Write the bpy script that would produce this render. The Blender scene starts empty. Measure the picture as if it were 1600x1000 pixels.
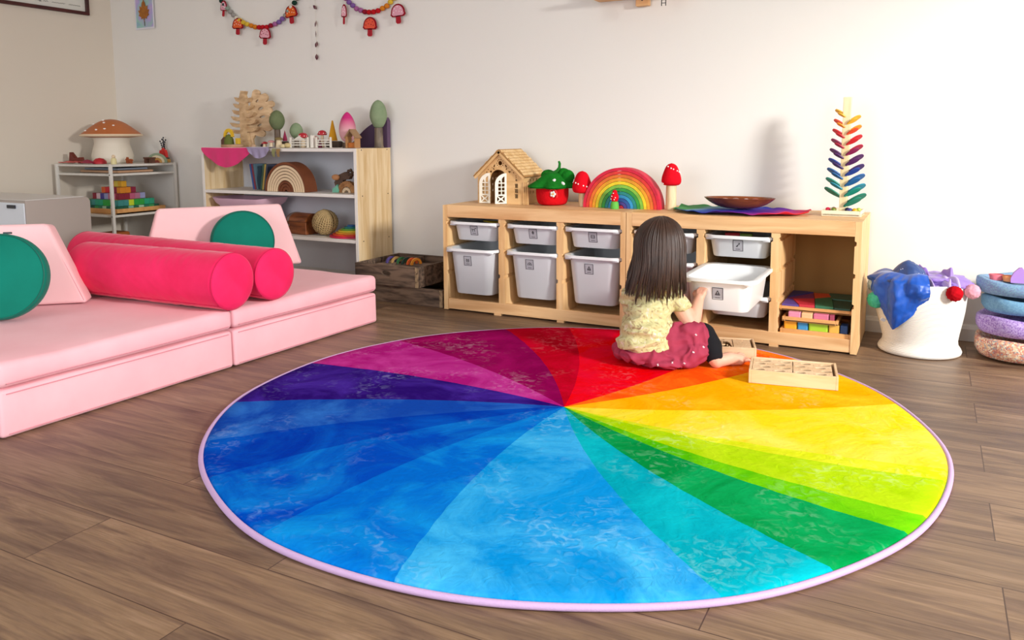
import bpy, bmesh, math, random
from mathutils import Vector, Matrix, noise
random.seed(7)
PI = math.pi
S = bpy.context.scene
COL = S.collection

# ------------------------------------------------------------------ camera
cam_d = bpy.data.cameras.new('camera'); cam = bpy.data.objects.new('camera', cam_d); COL.objects.link(cam)
yaw, pitch, roll = .4834, .1148, -.005
fw = Vector((-math.sin(yaw)*math.cos(pitch), math.cos(yaw)*math.cos(pitch), -math.sin(pitch)))
rt = Vector((math.cos(yaw), math.sin(yaw), 0)); up = rt.cross(fw)
r2 = rt*math.cos(roll)+up*math.sin(roll); u2 = -rt*math.sin(roll)+up*math.cos(roll)
cam.matrix_world = Matrix(((r2.x, u2.x, -fw.x, 2.1023), (r2.y, u2.y, -fw.y, -3.7358), (r2.z, u2.z, -fw.z, .8461), (0, 0, 0, 1)))
cam_d.sensor_width = 36; cam_d.lens = 1245.28*36/1600
cam_d.shift_y = -(500-358.27)/1600
cam_d.clip_start = .05
S.camera = cam

# ------------------------------------------------------------------ world, exposure, daylight at the windows
w = bpy.data.worlds.new('sky'); S.world = w; w.use_nodes = True
bg = w.node_tree.nodes['Background']; bg.inputs[0].default_value = (.75, .85, 1, 1); bg.inputs[1].default_value = 1.0
S.view_settings.view_transform = 'Standard'; S.view_settings.look = 'None'
S.view_settings.gamma = 1; S.view_settings.use_curve_mapping = False
S.view_settings.exposure = 0.0

def area(name, loc, target, sx, sy, power, color, spread=180):
    l = bpy.data.lights.new(name, 'AREA'); l.shape = 'RECTANGLE'; l.size = sx; l.size_y = sy
    l.energy = power; l.color = color; l.spread = math.radians(spread)
    o = bpy.data.objects.new(name, l); COL.objects.link(o); o.location = loc
    d = (Vector(target)-Vector(loc)); o.rotation_euler = d.to_track_quat('-Z', 'Y').to_euler()
    return o
# right-hand window (the strong one) and the glass doors behind the camera
area('window_daylight_right', (5.5, -2.45, 2.0), (1.2, -.6, .4), .6, .65, 292, (1, .985, .955))
area('window_daylight_side', (4.05, -4.2, 1.25), (.6, -1.6, .5), 1.6, 1.5, 84, (.95, .975, 1))
area('window_daylight_front', (.3, -5.6, 1.3), (-1.2, 0, .8), 2.8, 1.8, 68, (.95, .975, 1))

# ------------------------------------------------------------------ helpers
def lin(c):
    if isinstance(c, str): c = tuple(int(c[i:i+2], 16)/255 for i in (0, 2, 4))
    return tuple(x/12.92 if x <= .04045 else ((x+.055)/1.055)**2.4 for x in c)
MATS = {}
def mat(name, c, rough=.6, metal=0, bump=0, bscale=60, var=0, vscale=6, sheen=0, trans=0, c2=None, spec=.5, stretch=(1, 1, 1), emis=0, alpha=1, sss=0):
    if name in MATS: return MATS[name]
    m = bpy.data.materials.new(name); m.use_nodes = True; nt = m.node_tree; b = nt.nodes['Principled BSDF']
    L = nt.links.new; c = lin(c)
    b.inputs['Base Color'].default_value = (*c, 1); b.inputs['Roughness'].default_value = rough
    b.inputs['Metallic'].default_value = metal; b.inputs['Specular IOR Level'].default_value = spec
    if sheen: b.inputs['Sheen Weight'].default_value = sheen; b.inputs['Sheen Roughness'].default_value = .4
    if trans: b.inputs['Transmission Weight'].default_value = trans
    if alpha < 1: b.inputs['Alpha'].default_value = alpha
    if sss: b.inputs['Subsurface Weight'].default_value = sss; b.inputs['Subsurface Radius'].default_value = (.03, .015, .01)
    if var or bump:
        tc = nt.nodes.new('ShaderNodeTexCoord'); mp = nt.nodes.new('ShaderNodeMapping'); mp.inputs['Scale'].default_value = stretch
        L(tc.outputs['Object'], mp.inputs[0])
    if var:
        n = nt.nodes.new('ShaderNodeTexNoise'); n.inputs['Scale'].default_value = vscale; n.inputs['Detail'].default_value = 6; n.inputs['Roughness'].default_value = .6
        L(mp.outputs[0], n.inputs[0])
        r = nt.nodes.new('ShaderNodeValToRGB'); r.color_ramp.elements[0].position = .5-var/2; r.color_ramp.elements[1].position = .5+var/2
        cc = lin(c2) if c2 else tuple(x*.7 for x in c)
        r.color_ramp.elements[0].color = (*cc, 1); r.color_ramp.elements[1].color = (*c, 1)
        L(n.outputs[0], r.inputs[0]); L(r.outputs[0], b.inputs['Base Color'])
    if bump:
        n2 = nt.nodes.new('ShaderNodeTexNoise'); n2.inputs['Scale'].default_value = bscale; n2.inputs['Detail'].default_value = 4
        L(mp.outputs[0], n2.inputs[0]); bp = nt.nodes.new('ShaderNodeBump'); bp.inputs['Strength'].default_value = bump; bp.inputs['Distance'].default_value = .01
        L(n2.outputs[0], bp.inputs['Height']); L(bp.outputs[0], b.inputs['Normal'])
    MATS[name] = m; return m
def wood(name, c, c2, stretch=(1, 12, 12), scale=3.5, rough=.55, knots=False):
    if name in MATS: return MATS[name]
    m = mat(name, c, rough=rough); nt = m.node_tree; b = nt.nodes['Principled BSDF']; L = nt.links.new
    tc = nt.nodes.new('ShaderNodeTexCoord'); mp = nt.nodes.new('ShaderNodeMapping'); mp.inputs['Scale'].default_value = stretch
    n = nt.nodes.new('ShaderNodeTexNoise'); n.inputs['Scale'].default_value = scale; n.inputs['Detail'].default_value = 8; n.inputs['Distortion'].default_value = .6
    r = nt.nodes.new('ShaderNodeValToRGB'); e = r.color_ramp.elements
    e[0].position = .32; e[0].color = (*lin(c2), 1); e[1].position = .62; e[1].color = (*lin(c), 1)
    L(tc.outputs['Object'], mp.inputs[0]); L(mp.outputs[0], n.inputs[0]); L(n.outputs[0], r.inputs[0]); L(r.outputs[0], b.inputs['Base Color'])
    return m

class MB:
    """collects shapes into one mesh"""
    def __init__(s): s.bm = bmesh.new(); s.mi = 0
    def _tag(s, n0):
        s.bm.faces.ensure_lookup_table()
        for f in s.bm.faces[n0:]: f.material_index = s.mi
    def box(s, c, d, rz=0, bev=.0, seg=2, M=None):
        n0 = len(s.bm.faces)
        mt = (M if M else Matrix.Translation(c) @ Matrix.Rotation(rz, 4, 'Z')) @ Matrix.Diagonal((*d, 1))
        t = bmesh.new(); bmesh.ops.create_cube(t, size=1); bmesh.ops.transform(t, matrix=mt, verts=t.verts)
        if bev: bmesh.ops.bevel(t, geom=list(t.edges), offset=bev, segments=seg, profile=.5, affect='EDGES')
        s._add(t, n0); return s
    def _add(s, t, n0):
        me = bpy.data.meshes.new('t'); t.to_mesh(me); t.free(); s.bm.from_mesh(me); bpy.data.meshes.remove(me); s._tag(n0)
    def cyl(s, p0, p1, r0, r1=None, n=16, cap=True):
        r1 = r0 if r1 is None else r1; n0 = len(s.bm.faces)
        p0 = Vector(p0); p1 = Vector(p1); q = (p1-p0).to_track_quat('Z', 'Y')
        a = [s.bm.verts.new(p0+q @ Vector((r0*math.cos(2*PI*i/n), r0*math.sin(2*PI*i/n), 0))) for i in range(n)]
        b = [s.bm.verts.new(p1+q @ Vector((r1*math.cos(2*PI*i/n), r1*math.sin(2*PI*i/n), 0))) for i in range(n)]
        for i in range(n): s.bm.faces.new((a[i], a[(i+1) % n], b[(i+1) % n], b[i]))
        if cap: s.bm.faces.new(a[::-1]); s.bm.faces.new(b)
        s._tag(n0); return s
    def lathe(s, prof, c=(0, 0, 0), n=24, sx=1, sy=1, M=None, rf=None):
        n0 = len(s.bm.faces); rings = []
        for r, z in prof:
            ring = []
            for i in range(n):
                a = 2*PI*i/n; k = rf(a, r, z) if rf else 1
                v = Vector((max(r, 1e-5)*k*sx*math.cos(a), max(r, 1e-5)*k*sy*math.sin(a), z))
                v = M @ v if M else v+Vector(c)
                ring.append(s.bm.verts.new(v))
            rings.append(ring)
        for A, B in zip(rings, rings[1:]):
            for i in range(n): s.bm.faces.new((A[i], A[(i+1) % n], B[(i+1) % n], B[i]))
        if prof[0][0] > 1e-4: s.bm.faces.new(rings[0][::-1])
        if prof[-1][0] > 1e-4: s.bm.faces.new(rings[-1])
        s._tag(n0); return s
    def ball(s, c, r, n=14, M=None):
        r = (r, r, r) if not hasattr(r, '__len__') else r; n0 = len(s.bm.faces)
        mt = (M if M else Matrix.Translation(c)) @ Matrix.Diagonal((*r, 1))
        t = bmesh.new(); bmesh.ops.create_uvsphere(t, u_segments=n, v_segments=max(6, n*2//3), radius=1, matrix=mt); s._add(t, n0); return s
    def tube(s, pts, r, n=8, closed=False, cap=True):
        n0 = len(s.bm.faces); pts = [Vector(p) for p in pts]; N = len(pts); rings = []; pu = None
        for i, p in enumerate(pts):
            a = pts[i-1] if (i or closed) else p; b = pts[(i+1) % N] if (i < N-1 or closed) else p
            t = (b-a).normalized()
            u = pu-t*pu.dot(t) if pu else t.cross(Vector((.13, .21, .97)))
            if u.length < 1e-4: u = t.cross(Vector((1, .2, .1)))
            u.normalize(); pu = u; v = t.cross(u); rr = r[i] if hasattr(r, '__len__') else r
            rings.append([s.bm.verts.new(p+(u*math.cos(2*PI*k/n)+v*math.sin(2*PI*k/n))*rr) for k in range(n)])
        for i in range(N if closed else N-1):
            A, B = rings[i], rings[(i+1) % N]
            for k in range(n): s.bm.faces.new((A[k], A[(k+1) % n], B[(k+1) % n], B[k]))
        if cap and not closed: s.bm.faces.new(rings[0][::-1]); s.bm.faces.new(rings[-1])
        s._tag(n0); return s
    def prism(s, poly, M, t):
        """poly: list of 2-D points; M places local x,y,(z=thickness) into the world"""
        n0 = len(s.bm.faces)
        a = [s.bm.verts.new(M @ Vector((x, y, 0))) for x, y in poly]; b = [s.bm.verts.new(M @ Vector((x, y, t))) for x, y in poly]; n = len(poly)
        s.bm.faces.new(a[::-1]); s.bm.faces.new(b)
        for i in range(n): s.bm.faces.new((a[i], a[(i+1) % n], b[(i+1) % n], b[i]))
        s._tag(n0); return s
    def arch(s, ro, ri, M, t, n=28, a0=0, a1=PI, st=0):
        """half ring in local x,y, thickness along z, with straight legs st long"""
        P = [(ro*math.cos(a0+(a1-a0)*i/n), ro*math.sin(a0+(a1-a0)*i/n)) for i in range(n+1)]
        Q = [(ri*math.cos(a0+(a1-a0)*i/n), ri*math.sin(a0+(a1-a0)*i/n)) for i in range(n+1)]
        n0 = len(s.bm.faces); V = []
        for z in (0, t):
            V.append(([s.bm.verts.new(M @ Vector((x, y, z))) for x, y in P], [s.bm.verts.new(M @ Vector((x, y, z))) for x, y in Q]))
        (o0, i0), (o1, i1) = V
        for i in range(n):
            s.bm.faces.new((o0[i], i0[i], i0[i+1], o0[i+1])); s.bm.faces.new((o1[i], o1[i+1], i1[i+1], i1[i]))
            s.bm.faces.new((o0[i], o0[i+1], o1[i+1], o1[i])); s.bm.faces.new((i0[i], i1[i], i1[i+1], i0[i+1]))
        for k in (0, n): s.bm.faces.new((o0[k], o1[k], i1[k], i0[k]))
        s._tag(n0); return s
    def sheet(s, f, nu, nv, t=.002):
        """cloth: f(u,v)->point, given a thickness t"""
        n0 = len(s.bm.faces)
        P = [[Vector(f(i/nu, j/nv)) for j in range(nv+1)] for i in range(nu+1)]
        def nor(i, j):
            a = P[min(i+1, nu)][j]-P[max(i-1, 0)][j]; b = P[i][min(j+1, nv)]-P[i][max(j-1, 0)]; q = a.cross(b)
            return q.normalized() if q.length > 1e-12 else Vector((0, 0, 1))
        A = [[s.bm.verts.new(P[i][j]+nor(i, j)*t/2) for j in range(nv+1)] for i in range(nu+1)]
        B = [[s.bm.verts.new(P[i][j]-nor(i, j)*t/2) for j in range(nv+1)] for i in range(nu+1)]
        for i in range(nu):
            for j in range(nv):
                s.bm.faces.new((A[i][j], A[i+1][j], A[i+1][j+1], A[i][j+1])); s.bm.faces.new((B[i][j], B[i][j+1], B[i+1][j+1], B[i+1][j]))
        for i in range(nu):
            s.bm.faces.new((A[i][0], B[i][0], B[i+1][0], A[i+1][0])); s.bm.faces.new((A[i][nv], A[i+1][nv], B[i+1][nv], B[i][nv]))
        for j in range(nv):
            s.bm.faces.new((A[0][j], A[0][j+1], B[0][j+1], B[0][j])); s.bm.faces.new((A[nu][j], B[nu][j], B[nu][j+1], A[nu][j+1]))
        s._tag(n0); return s

def build(name, mb, m, parent=None, smooth=.7, label=None, cat=None, group=None, kind=None, merge=False):
    bm = mb.bm
    if merge: bmesh.ops.remove_doubles(bm, verts=bm.verts, dist=1e-5)
    bmesh.ops.recalc_face_normals(bm, faces=bm.faces)
    me = bpy.data.meshes.new(name); bm.to_mesh(me); bm.free()
    for mm in (m if isinstance(m, (list, tuple)) else [m]): me.materials.append(mm)
    if smooth:
        me.polygons.foreach_set('use_smooth', [True]*len(me.polygons)); me.set_sharp_from_angle(angle=smooth)
    o = bpy.data.objects.new(name, me); COL.objects.link(o)
    if parent: o.parent = parent
    return tag(o, label, cat, group, kind)
def tag(o, label=None, cat=None, group=None, kind=None):
    if label: o['label'] = label
    if cat: o['category'] = cat
    if group: o['group'] = group
    if kind: o['kind'] = kind
    return o
def thing(name, label, cat, loc=(0, 0, 0), rz=0, group=None):
    o = bpy.data.objects.new(name, None); COL.objects.link(o); o.location = loc; o.rotation_euler = (0, 0, rz); o.empty_display_size = .05
    return tag(o, label, cat, group)
def copy_tree(o, parent=None):
    c = o.copy(); COL.objects.link(c)
    if parent: c.parent = parent
    for ch in list(o.children): copy_tree(ch, c)
    return c
def modsub(o, n=2):
    md = o.modifiers.new('subdivision', 'SUBSURF'); md.levels = n; md.render_levels = n; return o
def XZ(x, y, z):   # local x -> world X, local y -> world Z, thickness -> +Y
    return Matrix(((1, 0, 0, x), (0, 0, 1, y), (0, 1, 0, z), (0, 0, 0, 1)))
def plate(name, outline, holes, t, M, m, parent=None, bevel=0, **k):
    """flat plate with cut-outs, outline and holes are lists of 2-D points"""
    cu = bpy.data.curves.new(name, 'CURVE'); cu.dimensions = '2D'; cu.fill_mode = 'BOTH'; cu.extrude = t/2; cu.bevel_depth = bevel
    for pl in [outline]+holes:
        sp = cu.splines.new('POLY'); sp.points.add(len(pl)-1)
        for q, (x, y) in zip(sp.points, pl): q.co = (x, y, 0, 1)
        sp.use_cyclic_u = True
    tmp = bpy.data.objects.new('tmp', cu); COL.objects.link(tmp)
    dg = bpy.context.evaluated_depsgraph_get(); dg.update()
    me = bpy.data.meshes.new_from_object(tmp.evaluated_get(dg)); me.transform(M); me.name = name
    bpy.data.objects.remove(tmp); bpy.data.curves.remove(cu)
    me.materials.clear(); me.materials.append(m)
    o = bpy.data.objects.new(name, me); COL.objects.link(o)
    if parent: o.parent = parent
    return tag(o, **k)
def ell(cx, cy, a, b=None, n=16, rot=0):
    b = a if b is None else b
    return [(cx+a*math.cos(2*PI*i/n)*math.cos(rot)-b*math.sin(2*PI*i/n)*math.sin(rot), cy+a*math.cos(2*PI*i/n)*math.sin(rot)+b*math.sin(2*PI*i/n)*math.cos(rot)) for i in range(n)]
def rect(x0, y0, x1, y1): return [(x0, y0), (x1, y0), (x1, y1), (x0, y1)]
def rrect(w, d, r, n=6):
    P = []
    for cx, cy, a in ((w/2-r, d/2-r, 0), (-w/2+r, d/2-r, PI/2), (-w/2+r, -d/2+r, PI), (w/2-r, -d/2+r, 1.5*PI)):
        for i in range(n+1): P.append((cx+r*math.cos(a+PI/2*i/n), cy+r*math.sin(a+PI/2*i/n)))
    return P
def blob(name, parts, vox, m, parent=None, sm=4, disp=None, **k):
    """one continuous surface grown over tapered limbs and ellipsoids"""
    mb = MB()
    for p in parts:
        if p[0] == 'cap':
            _, a, b, r0, r1 = p; a = Vector(a); b = Vector(b); n = max(2, int((b-a).length/(min(r0, r1)*.5)))
            q = mb.cyl(a, b, r0, r1, 18); mb.ball(a, r0, 18); mb.ball(b, r1, 18)
        elif p[0] == 'ell':
            mb.ball(None, p[2], 20, M=Matrix.Translation(p[1]) @ (p[3] if len(p) > 3 else Matrix.Identity(4)))
    bm = mb.bm; bmesh.ops.recalc_face_normals(bm, faces=bm.faces)
    me = bpy.data.meshes.new(name); bm.to_mesh(me); bm.free()
    for mm in (m if isinstance(m, (list, tuple)) else [m]): me.materials.append(mm)
    o = bpy.data.objects.new(name, me); COL.objects.link(o)
    if parent: o.parent = parent
    rm = o.modifiers.new('remesh', 'REMESH'); rm.mode = 'VOXEL'; rm.voxel_size = vox; rm.use_smooth_shade = True
    s2 = o.modifiers.new('smooth', 'SMOOTH'); s2.iterations = sm; s2.factor = .5
    if disp:   # cloth folds: push the grown surface along its normals
        dg = bpy.context.evaluated_depsgraph_get(); dg.update(); me2 = bpy.data.meshes.new_from_object(o.evaluated_get(dg)); o.modifiers.clear()
        nn = [v.normal.copy() for v in me2.vertices]
        for v, q in zip(me2.vertices, nn): v.co += q*disp(v.co)
        me2.polygons.foreach_set('use_smooth', [True]*len(me2.polygons)); me2.name = name; o.data = me2
    return tag(o, **k)
def struct(name, mb, m): return build(name, mb, m, kind='structure')
# ------------------------------------------------------------------ the room
X0, X1, Y0, Y1, H = -3.0, 3.9, -5.7, 0.0, 2.6
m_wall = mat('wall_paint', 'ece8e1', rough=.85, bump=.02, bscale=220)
m_wall_l = mat('wall_paint_dimmed', 'ded3c3', rough=.85, bump=.02, bscale=220)  # beige tint puts the left wall's dimmer, warmer light into its colour
m_ceil = mat('ceiling_paint', 'ece8e0', rough=.9)
m_trim = mat('trim_paint', 'e9e6df', rough=.5)
def floor_mat():
    m = mat('oak_floor', '8a6f58', rough=.42); nt = m.node_tree; b = nt.nodes['Principled BSDF']; L = nt.links.new; N = nt.nodes.new
    tc = N('ShaderNodeTexCoord'); mp = N('ShaderNodeMapping'); mp.inputs['Location'].default_value = (.30, 1.667+.1955*20, 0); L(tc.outputs['Object'], mp.inputs[0])
    br = N('ShaderNodeTexBrick'); br.offset = .37; br.offset_frequency = 2; L(mp.outputs[0], br.inputs[0])
    for k, v in (('Color1', (.0, .0, .0, 1)), ('Color2', (1, 1, 1, 1)), ('Mortar', (.5, .5, .5, 1)), ('Scale', 1), ('Mortar Size', .0014), ('Mortar Smooth', .2), ('Brick Width', 1.28), ('Row Height', .1955)): br.inputs[k].default_value = v
    # a different stretch of grain on every board
    ad = N('ShaderNodeVectorMath'); ad.operation = 'MULTIPLY_ADD'; L(br.outputs['Color'], ad.inputs[0]); ad.inputs[1].default_value = (7, 3, 5); L(tc.outputs['Object'], ad.inputs[2])
    m2 = N('ShaderNodeMapping'); m2.inputs['Scale'].default_value = (1.1, 9, 1); L(ad.outputs[0], m2.inputs[0])
    n1 = N('ShaderNodeTexNoise'); n1.inputs['Scale'].default_value = 2.2; n1.inputs['Detail'].default_value = 9; n1.inputs['Roughness'].default_value = .62; n1.inputs['Distortion'].default_value = .9; L(m2.outputs[0], n1.inputs[0])
    m3 = N('ShaderNodeMapping'); m3.inputs['Scale'].default_value = (2.5, 60, 1); L(ad.outputs[0], m3.inputs[0])
    n2 = N('ShaderNodeTexNoise'); n2.inputs['Scale'].default_value = 3; n2.inputs['Detail'].default_value = 5; L(m3.outputs[0], n2.inputs[0])
    r = N('ShaderNodeValToRGB'); e = r.color_ramp.elements
    e[0].position = .24; e[0].color = (*lin('513a2c'), 1); e[1].position = .74; e[1].color = (*lin('9c7f66'), 1)
    q = e.new(.43); q.color = (*lin('715845'), 1); q = e.new(.55); q.color = (*lin('84694f'), 1)
    L(n1.outputs[0], r.inputs[0])
    mx = N('ShaderNodeMix'); mx.data_type = 'RGBA'; mx.blend_type = 'MULTIPLY'; mx.inputs[0].default_value = .55; L(r.outputs[0], mx.inputs[6])
    r2 = N('ShaderNodeValToRGB'); r2.color_ramp.elements[0].position = .35; r2.color_ramp.elements[0].color = (.60, .55, .52, 1); r2.color_ramp.elements[1].position = .55; L(n2.outputs[0], r2.inputs[0]); L(r2.outputs[0], mx.inputs[7])
    # knots
    vo = N('ShaderNodeTexVoronoi'); vo.inputs['Scale'].default_value = 1.7; m4 = N('ShaderNodeMapping'); m4.inputs['Scale'].default_value = (1, 2.6, 1); L(ad.outputs[0], m4.inputs[0]); L(m4.outputs[0], vo.inputs[0])
    r3 = N('ShaderNodeValToRGB'); r3.color_ramp.elements[0].position = .03; r3.color_ramp.elements[0].color = (.22, .13, .1, 1); r3.color_ramp.elements[1].position = .12; L(vo.outputs['Distance'], r3.inputs[0])
    mk = N('ShaderNodeMix'); mk.data_type = 'RGBA'; mk.blend_type = 'MULTIPLY'; mk.inputs[0].default_value = .75; L(mx.outputs[2], mk.inputs[6]); L(r3.outputs[0], mk.inputs[7])
    mv = N('ShaderNodeHueSaturation'); mr = N('ShaderNodeMapRange'); mr.inputs[3].default_value = .84; mr.inputs[4].default_value = 1.12; L(br.outputs['Color'], mr.inputs[0]); L(mr.outputs[0], mv.inputs['Value']); L(mk.outputs[2], mv.inputs['Color'])
    mo = N('ShaderNodeMix'); mo.data_type = 'RGBA'; L(br.outputs['Fac'], mo.inputs[0]); L(mv.outputs[0], mo.inputs[6]); mo.inputs[7].default_value = (*lin('4a3326'), 1)
    L(mo.outputs[2], b.inputs['Base Color'])
    bp = N('ShaderNodeBump'); bp.inputs['Strength'].default_value = .12; bp.inputs['Distance'].default_value = .004; L(n2.outputs[0], bp.inputs['Height']); L(bp.outputs[0], b.inputs['Normal'])
    return m
struct('floor', MB().box(((X0+X1)/2, (Y0+Y1)/2, -.05), (X1-X0+.4, Y1-Y0+.4, .1)), floor_mat())
struct('ceiling', MB().box(((X0+X1)/2, (Y0+Y1)/2, H+.05), (X1-X0+.4, Y1-Y0+.4, .1)), m_ceil)
struct('wall_back', MB().box(((X0+X1)/2, .05, H/2), (X1-X0+.4, .1, H)), m_wall)
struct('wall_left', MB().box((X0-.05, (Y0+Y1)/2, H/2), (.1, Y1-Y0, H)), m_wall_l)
def holed_wall(name, along, at, a0, a1, h0, h1, w0, w1):
    mb = MB(); t = .12
    for (p, q, r, s) in ((a0, h0, 0, H), (h1, a1, 0, H), (h0, h1, 0, w0), (h0, h1, w1, H)):
        c = (p+q)/2; z = (r+s)/2
        if along == 'Y': mb.box((at, c, z), (t, q-p, s-r))
        else: mb.box((c, at, z), (q-p, t, s-r))
    return struct(name, mb, m_wall)
holed_wall('wall_right', 'Y', X1+.06, Y0, Y1, -2.80, -.90, .75, 1.86)
holed_wall('wall_front', 'X', Y0-.06, X0, X1, -1.3, 2.5, .1, 2.1)
fr = MB()
for y in (-2.78, -.92): fr.box((X1+.07, y, 1.35), (.05, .04, 1.2))
for z in (.77, 1.84): fr.box((X1+.07, -1.85, z), (.05, 1.86, .04))
wf = struct('window_1', fr, m_trim)
fr = MB()
for x in (-1.28, .6, 2.48): fr.box((x, Y0-.06, 1.1), (.05, .05, 2.0))
for z in (.125, 2.08): fr.box((.6, Y0-.06, z), (3.8, .05, .05))
struct('window_2', fr, m_trim)
def skirting(name, p, q, n):
    mb = MB(); p = Vector((*p, 0)); q = Vector((*q, 0)); n = Vector((*n, 0)); d = (q-p)
    prof = [(0, 0), (.014, 0), (.014, .05), (.008, .064), (0, .068)]
    vs = [[mb.bm.verts.new(base+n*a+Vector((0, 0, b))) for a, b in prof] for base in (p, q)]
    for i in range(5): mb.bm.faces.new((vs[0][i], vs[0][(i+1) % 5], vs[1][(i+1) % 5], vs[1][i]))
    for v in vs: mb.bm.faces.new(v)
    return build(name, mb, m_trim, smooth=0, kind='structure')
skirting('baseboard_back', (X0, 0), (X1, 0), (0, -1))
skirting('baseboard_left', (X0, Y0), (X0, 0), (1, 0))
skirting('baseboard_right', (X1, Y0), (X1, 0), (-1, 0))

# ------------------------------------------------------------------ rug
def rug_mat():
    m = mat('rug_pile', 'ffffff', rough=1, spec=.02); nt = m.node_tree; b = nt.nodes['Principled BSDF']; L = nt.links.new; N = nt.nodes.new
    tc = N('ShaderNodeTexCoord'); sp = N('ShaderNodeSeparateXYZ')
    nd = N('ShaderNodeTexNoise'); nd.inputs['Scale'].default_value = 14; nd.inputs['Detail'].default_value = 5; L(tc.outputs['Object'], nd.inputs[0])
    L(tc.outputs['Object'], sp.inputs[0])
    def mth(op, a, b_=None, c=None):
        q = N('ShaderNodeMath'); q.operation = op
        for i, v in enumerate((a, b_, c)):
            if v is None: continue
            if isinstance(v, (int, float)): q.inputs[i].default_value = v
            else: L(v, q.inputs[i])
        return q.outputs[0]
    ang = mth('ARCTAN2', sp.outputs[1], sp.outputs[0])
    ln = N('ShaderNodeVectorMath'); ln.operation = 'LENGTH'; L(tc.outputs['Object'], ln.inputs[0]); rr = ln.outputs['Value']
    # printed wedges curl by about ten degrees from centre to edge
    sw = mth('MULTIPLY', mth('SUBTRACT', 1.0, rr), math.radians(10))
    a = mth('ADD', ang, sw); a = mth('ADD', a, mth('MULTIPLY', mth('SUBTRACT', nd.outputs[0], .5), .014))
    a = mth('FRACT', mth('ADD', mth('DIVIDE', a, 2*PI), 1.0))
    def ramp(cols, interp='CONSTANT'):
        r = N('ShaderNodeValToRGB'); r.color_ramp.interpolation = interp; e = r.color_ramp.elements
        e[0].position = 0; e[0].color = (*lin(cols[0][1]), 1); e[1].position = cols[1][0]/360; e[1].color = (*lin(cols[1][1]), 1)
        for d, c in cols[2:]:
            q = e.new(d/360); q.color = (*lin(c), 1)
        L(a, r.inputs[0]); return r
    base = [(0, 'ecd01a'), (27, 'f8a600'), (57, 'f6500a'), (74, 'ea0008'), (112, 'b4001c'), (127, '84004a'), (154, 'a81478'), (178, '280a6c'), (203, '1044a8'), (222, '0034a4'), (236, '0046b4'), (255, '0064c6'), (275, '068ad2'), (309, '0098aa'), (323, '00843c'), (337, '4cae04'), (342, '9cc600'), (355, 'c6d204')]
    alt = [(0, 'f2dc58'), (27, 'fabe20'), (57, 'fa8418'), (74, 'e60c34'), (112, 'd40230'), (127, '9c0a5c'), (154, 'c43c98'), (178, '46289a'), (203, '2c6cc4'), (222, '0454bc'), (236, '0a74cc'), (255, '0e8cd8'), (275, '40b0e6'), (309, '08b4c0'), (323, '0ca058'), (337, '74c40c'), (342, 'b6d418'), (355, 'dce030')]
    ra = ramp(base); rb = ramp(alt)
    n1 = N('ShaderNodeTexNoise'); n1.inputs['Scale'].default_value = 3.2; n1.inputs['Detail'].default_value = 6; n1.inputs['Roughness'].default_value = .62; n1.inputs['Distortion'].default_value = 1.2; L(tc.outputs['Object'], n1.inputs[0])
    f1 = N('ShaderNodeMapRange'); f1.inputs[1].default_value = .42; f1.inputs[2].default_value = .66; L(n1.outputs[0], f1.inputs[0])
    mx = N('ShaderNodeMix'); mx.data_type = 'RGBA'; L(f1.outputs[0], mx.inputs[0]); L(ra.outputs[0], mx.inputs[6]); L(rb.outputs[0], mx.inputs[7])
    # brushed nap: small light flecks gathered in patches
    n2 = N('ShaderNodeTexNoise'); n2.inputs['Scale'].default_value = 34; n2.inputs['Detail'].default_value = 4; n2.inputs['Distortion'].default_value = 1.2; L(tc.outputs['Object'], n2.inputs[0])
    n3 = N('ShaderNodeTexNoise'); n3.inputs['Scale'].default_value = 3.6; n3.inputs['Detail'].default_value = 4; L(tc.outputs['Object'], n3.inputs[0])
    f2 = N('ShaderNodeMapRange'); f2.inputs[1].default_value = .50; f2.inputs[2].default_value = .72; L(n2.outputs[0], f2.inputs[0])
    f3 = N('ShaderNodeMapRange'); f3.inputs[1].default_value = .50; f3.inputs[2].default_value = .66; L(n3.outputs[0], f3.inputs[0])
    fac = mth('MULTIPLY', mth('MULTIPLY', f2.outputs[0], f3.outputs[0]), .62)
    mz = N('ShaderNodeMix'); mz.data_type = 'RGBA'; L(fac, mz.inputs[0]); L(mx.outputs[2], mz.inputs[6]); lt = N('ShaderNodeMix'); lt.data_type = 'RGBA'; lt.inputs[0].default_value = .22; L(rb.outputs[0], lt.inputs[6]); lt.inputs[7].default_value = (.85, .95, 1, 1); L(lt.outputs[2], mz.inputs[7])
    L(mz.outputs[2], b.inputs['Base Color'])
    hs = mth('ADD', mth('MULTIPLY', n2.outputs[0], .6), mth('MULTIPLY', n1.outputs[0], 1.5))
    bp = N('ShaderNodeBump'); bp.inputs['Strength'].default_value = .4; bp.inputs['Distance'].default_value = .010; L(hs, bp.inputs['Height']); L(bp.outputs[0], b.inputs['Normal'])
    return m
RC = (1.1343, -1.5509); RR = 1.045
rug = thing('rug', 'large round plush rug with painted rainbow wedges and a lilac edge', 'rug', (RC[0], RC[1], 0))
pb = MB(); prof = [(0.00001, .018)] + [(RR*i/40, .018) for i in range(1, 39)] + [(RR-.012, .0175), (RR-.004, .012), (RR-.002, .002), (0.00001, .002)]
def rwob(a, r, z): return 1+(.0022*math.sin(7*a+1)+.0018*math.sin(13*a))*min(1, r)
pb.lathe(prof, n=160, rf=rwob)
build('pile', pb, rug_mat(), rug, smooth=1.2)
tb = MB(); P = [((RR+.002)*rwob(2*PI*i/200, 1, 0)*math.cos(2*PI*i/200), (RR+.002)*rwob(2*PI*i/200, 1, 0)*math.sin(2*PI*i/200), .0085) for i in range(200)]
tb.tube(P, .0072, 10, closed=True)
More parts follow.
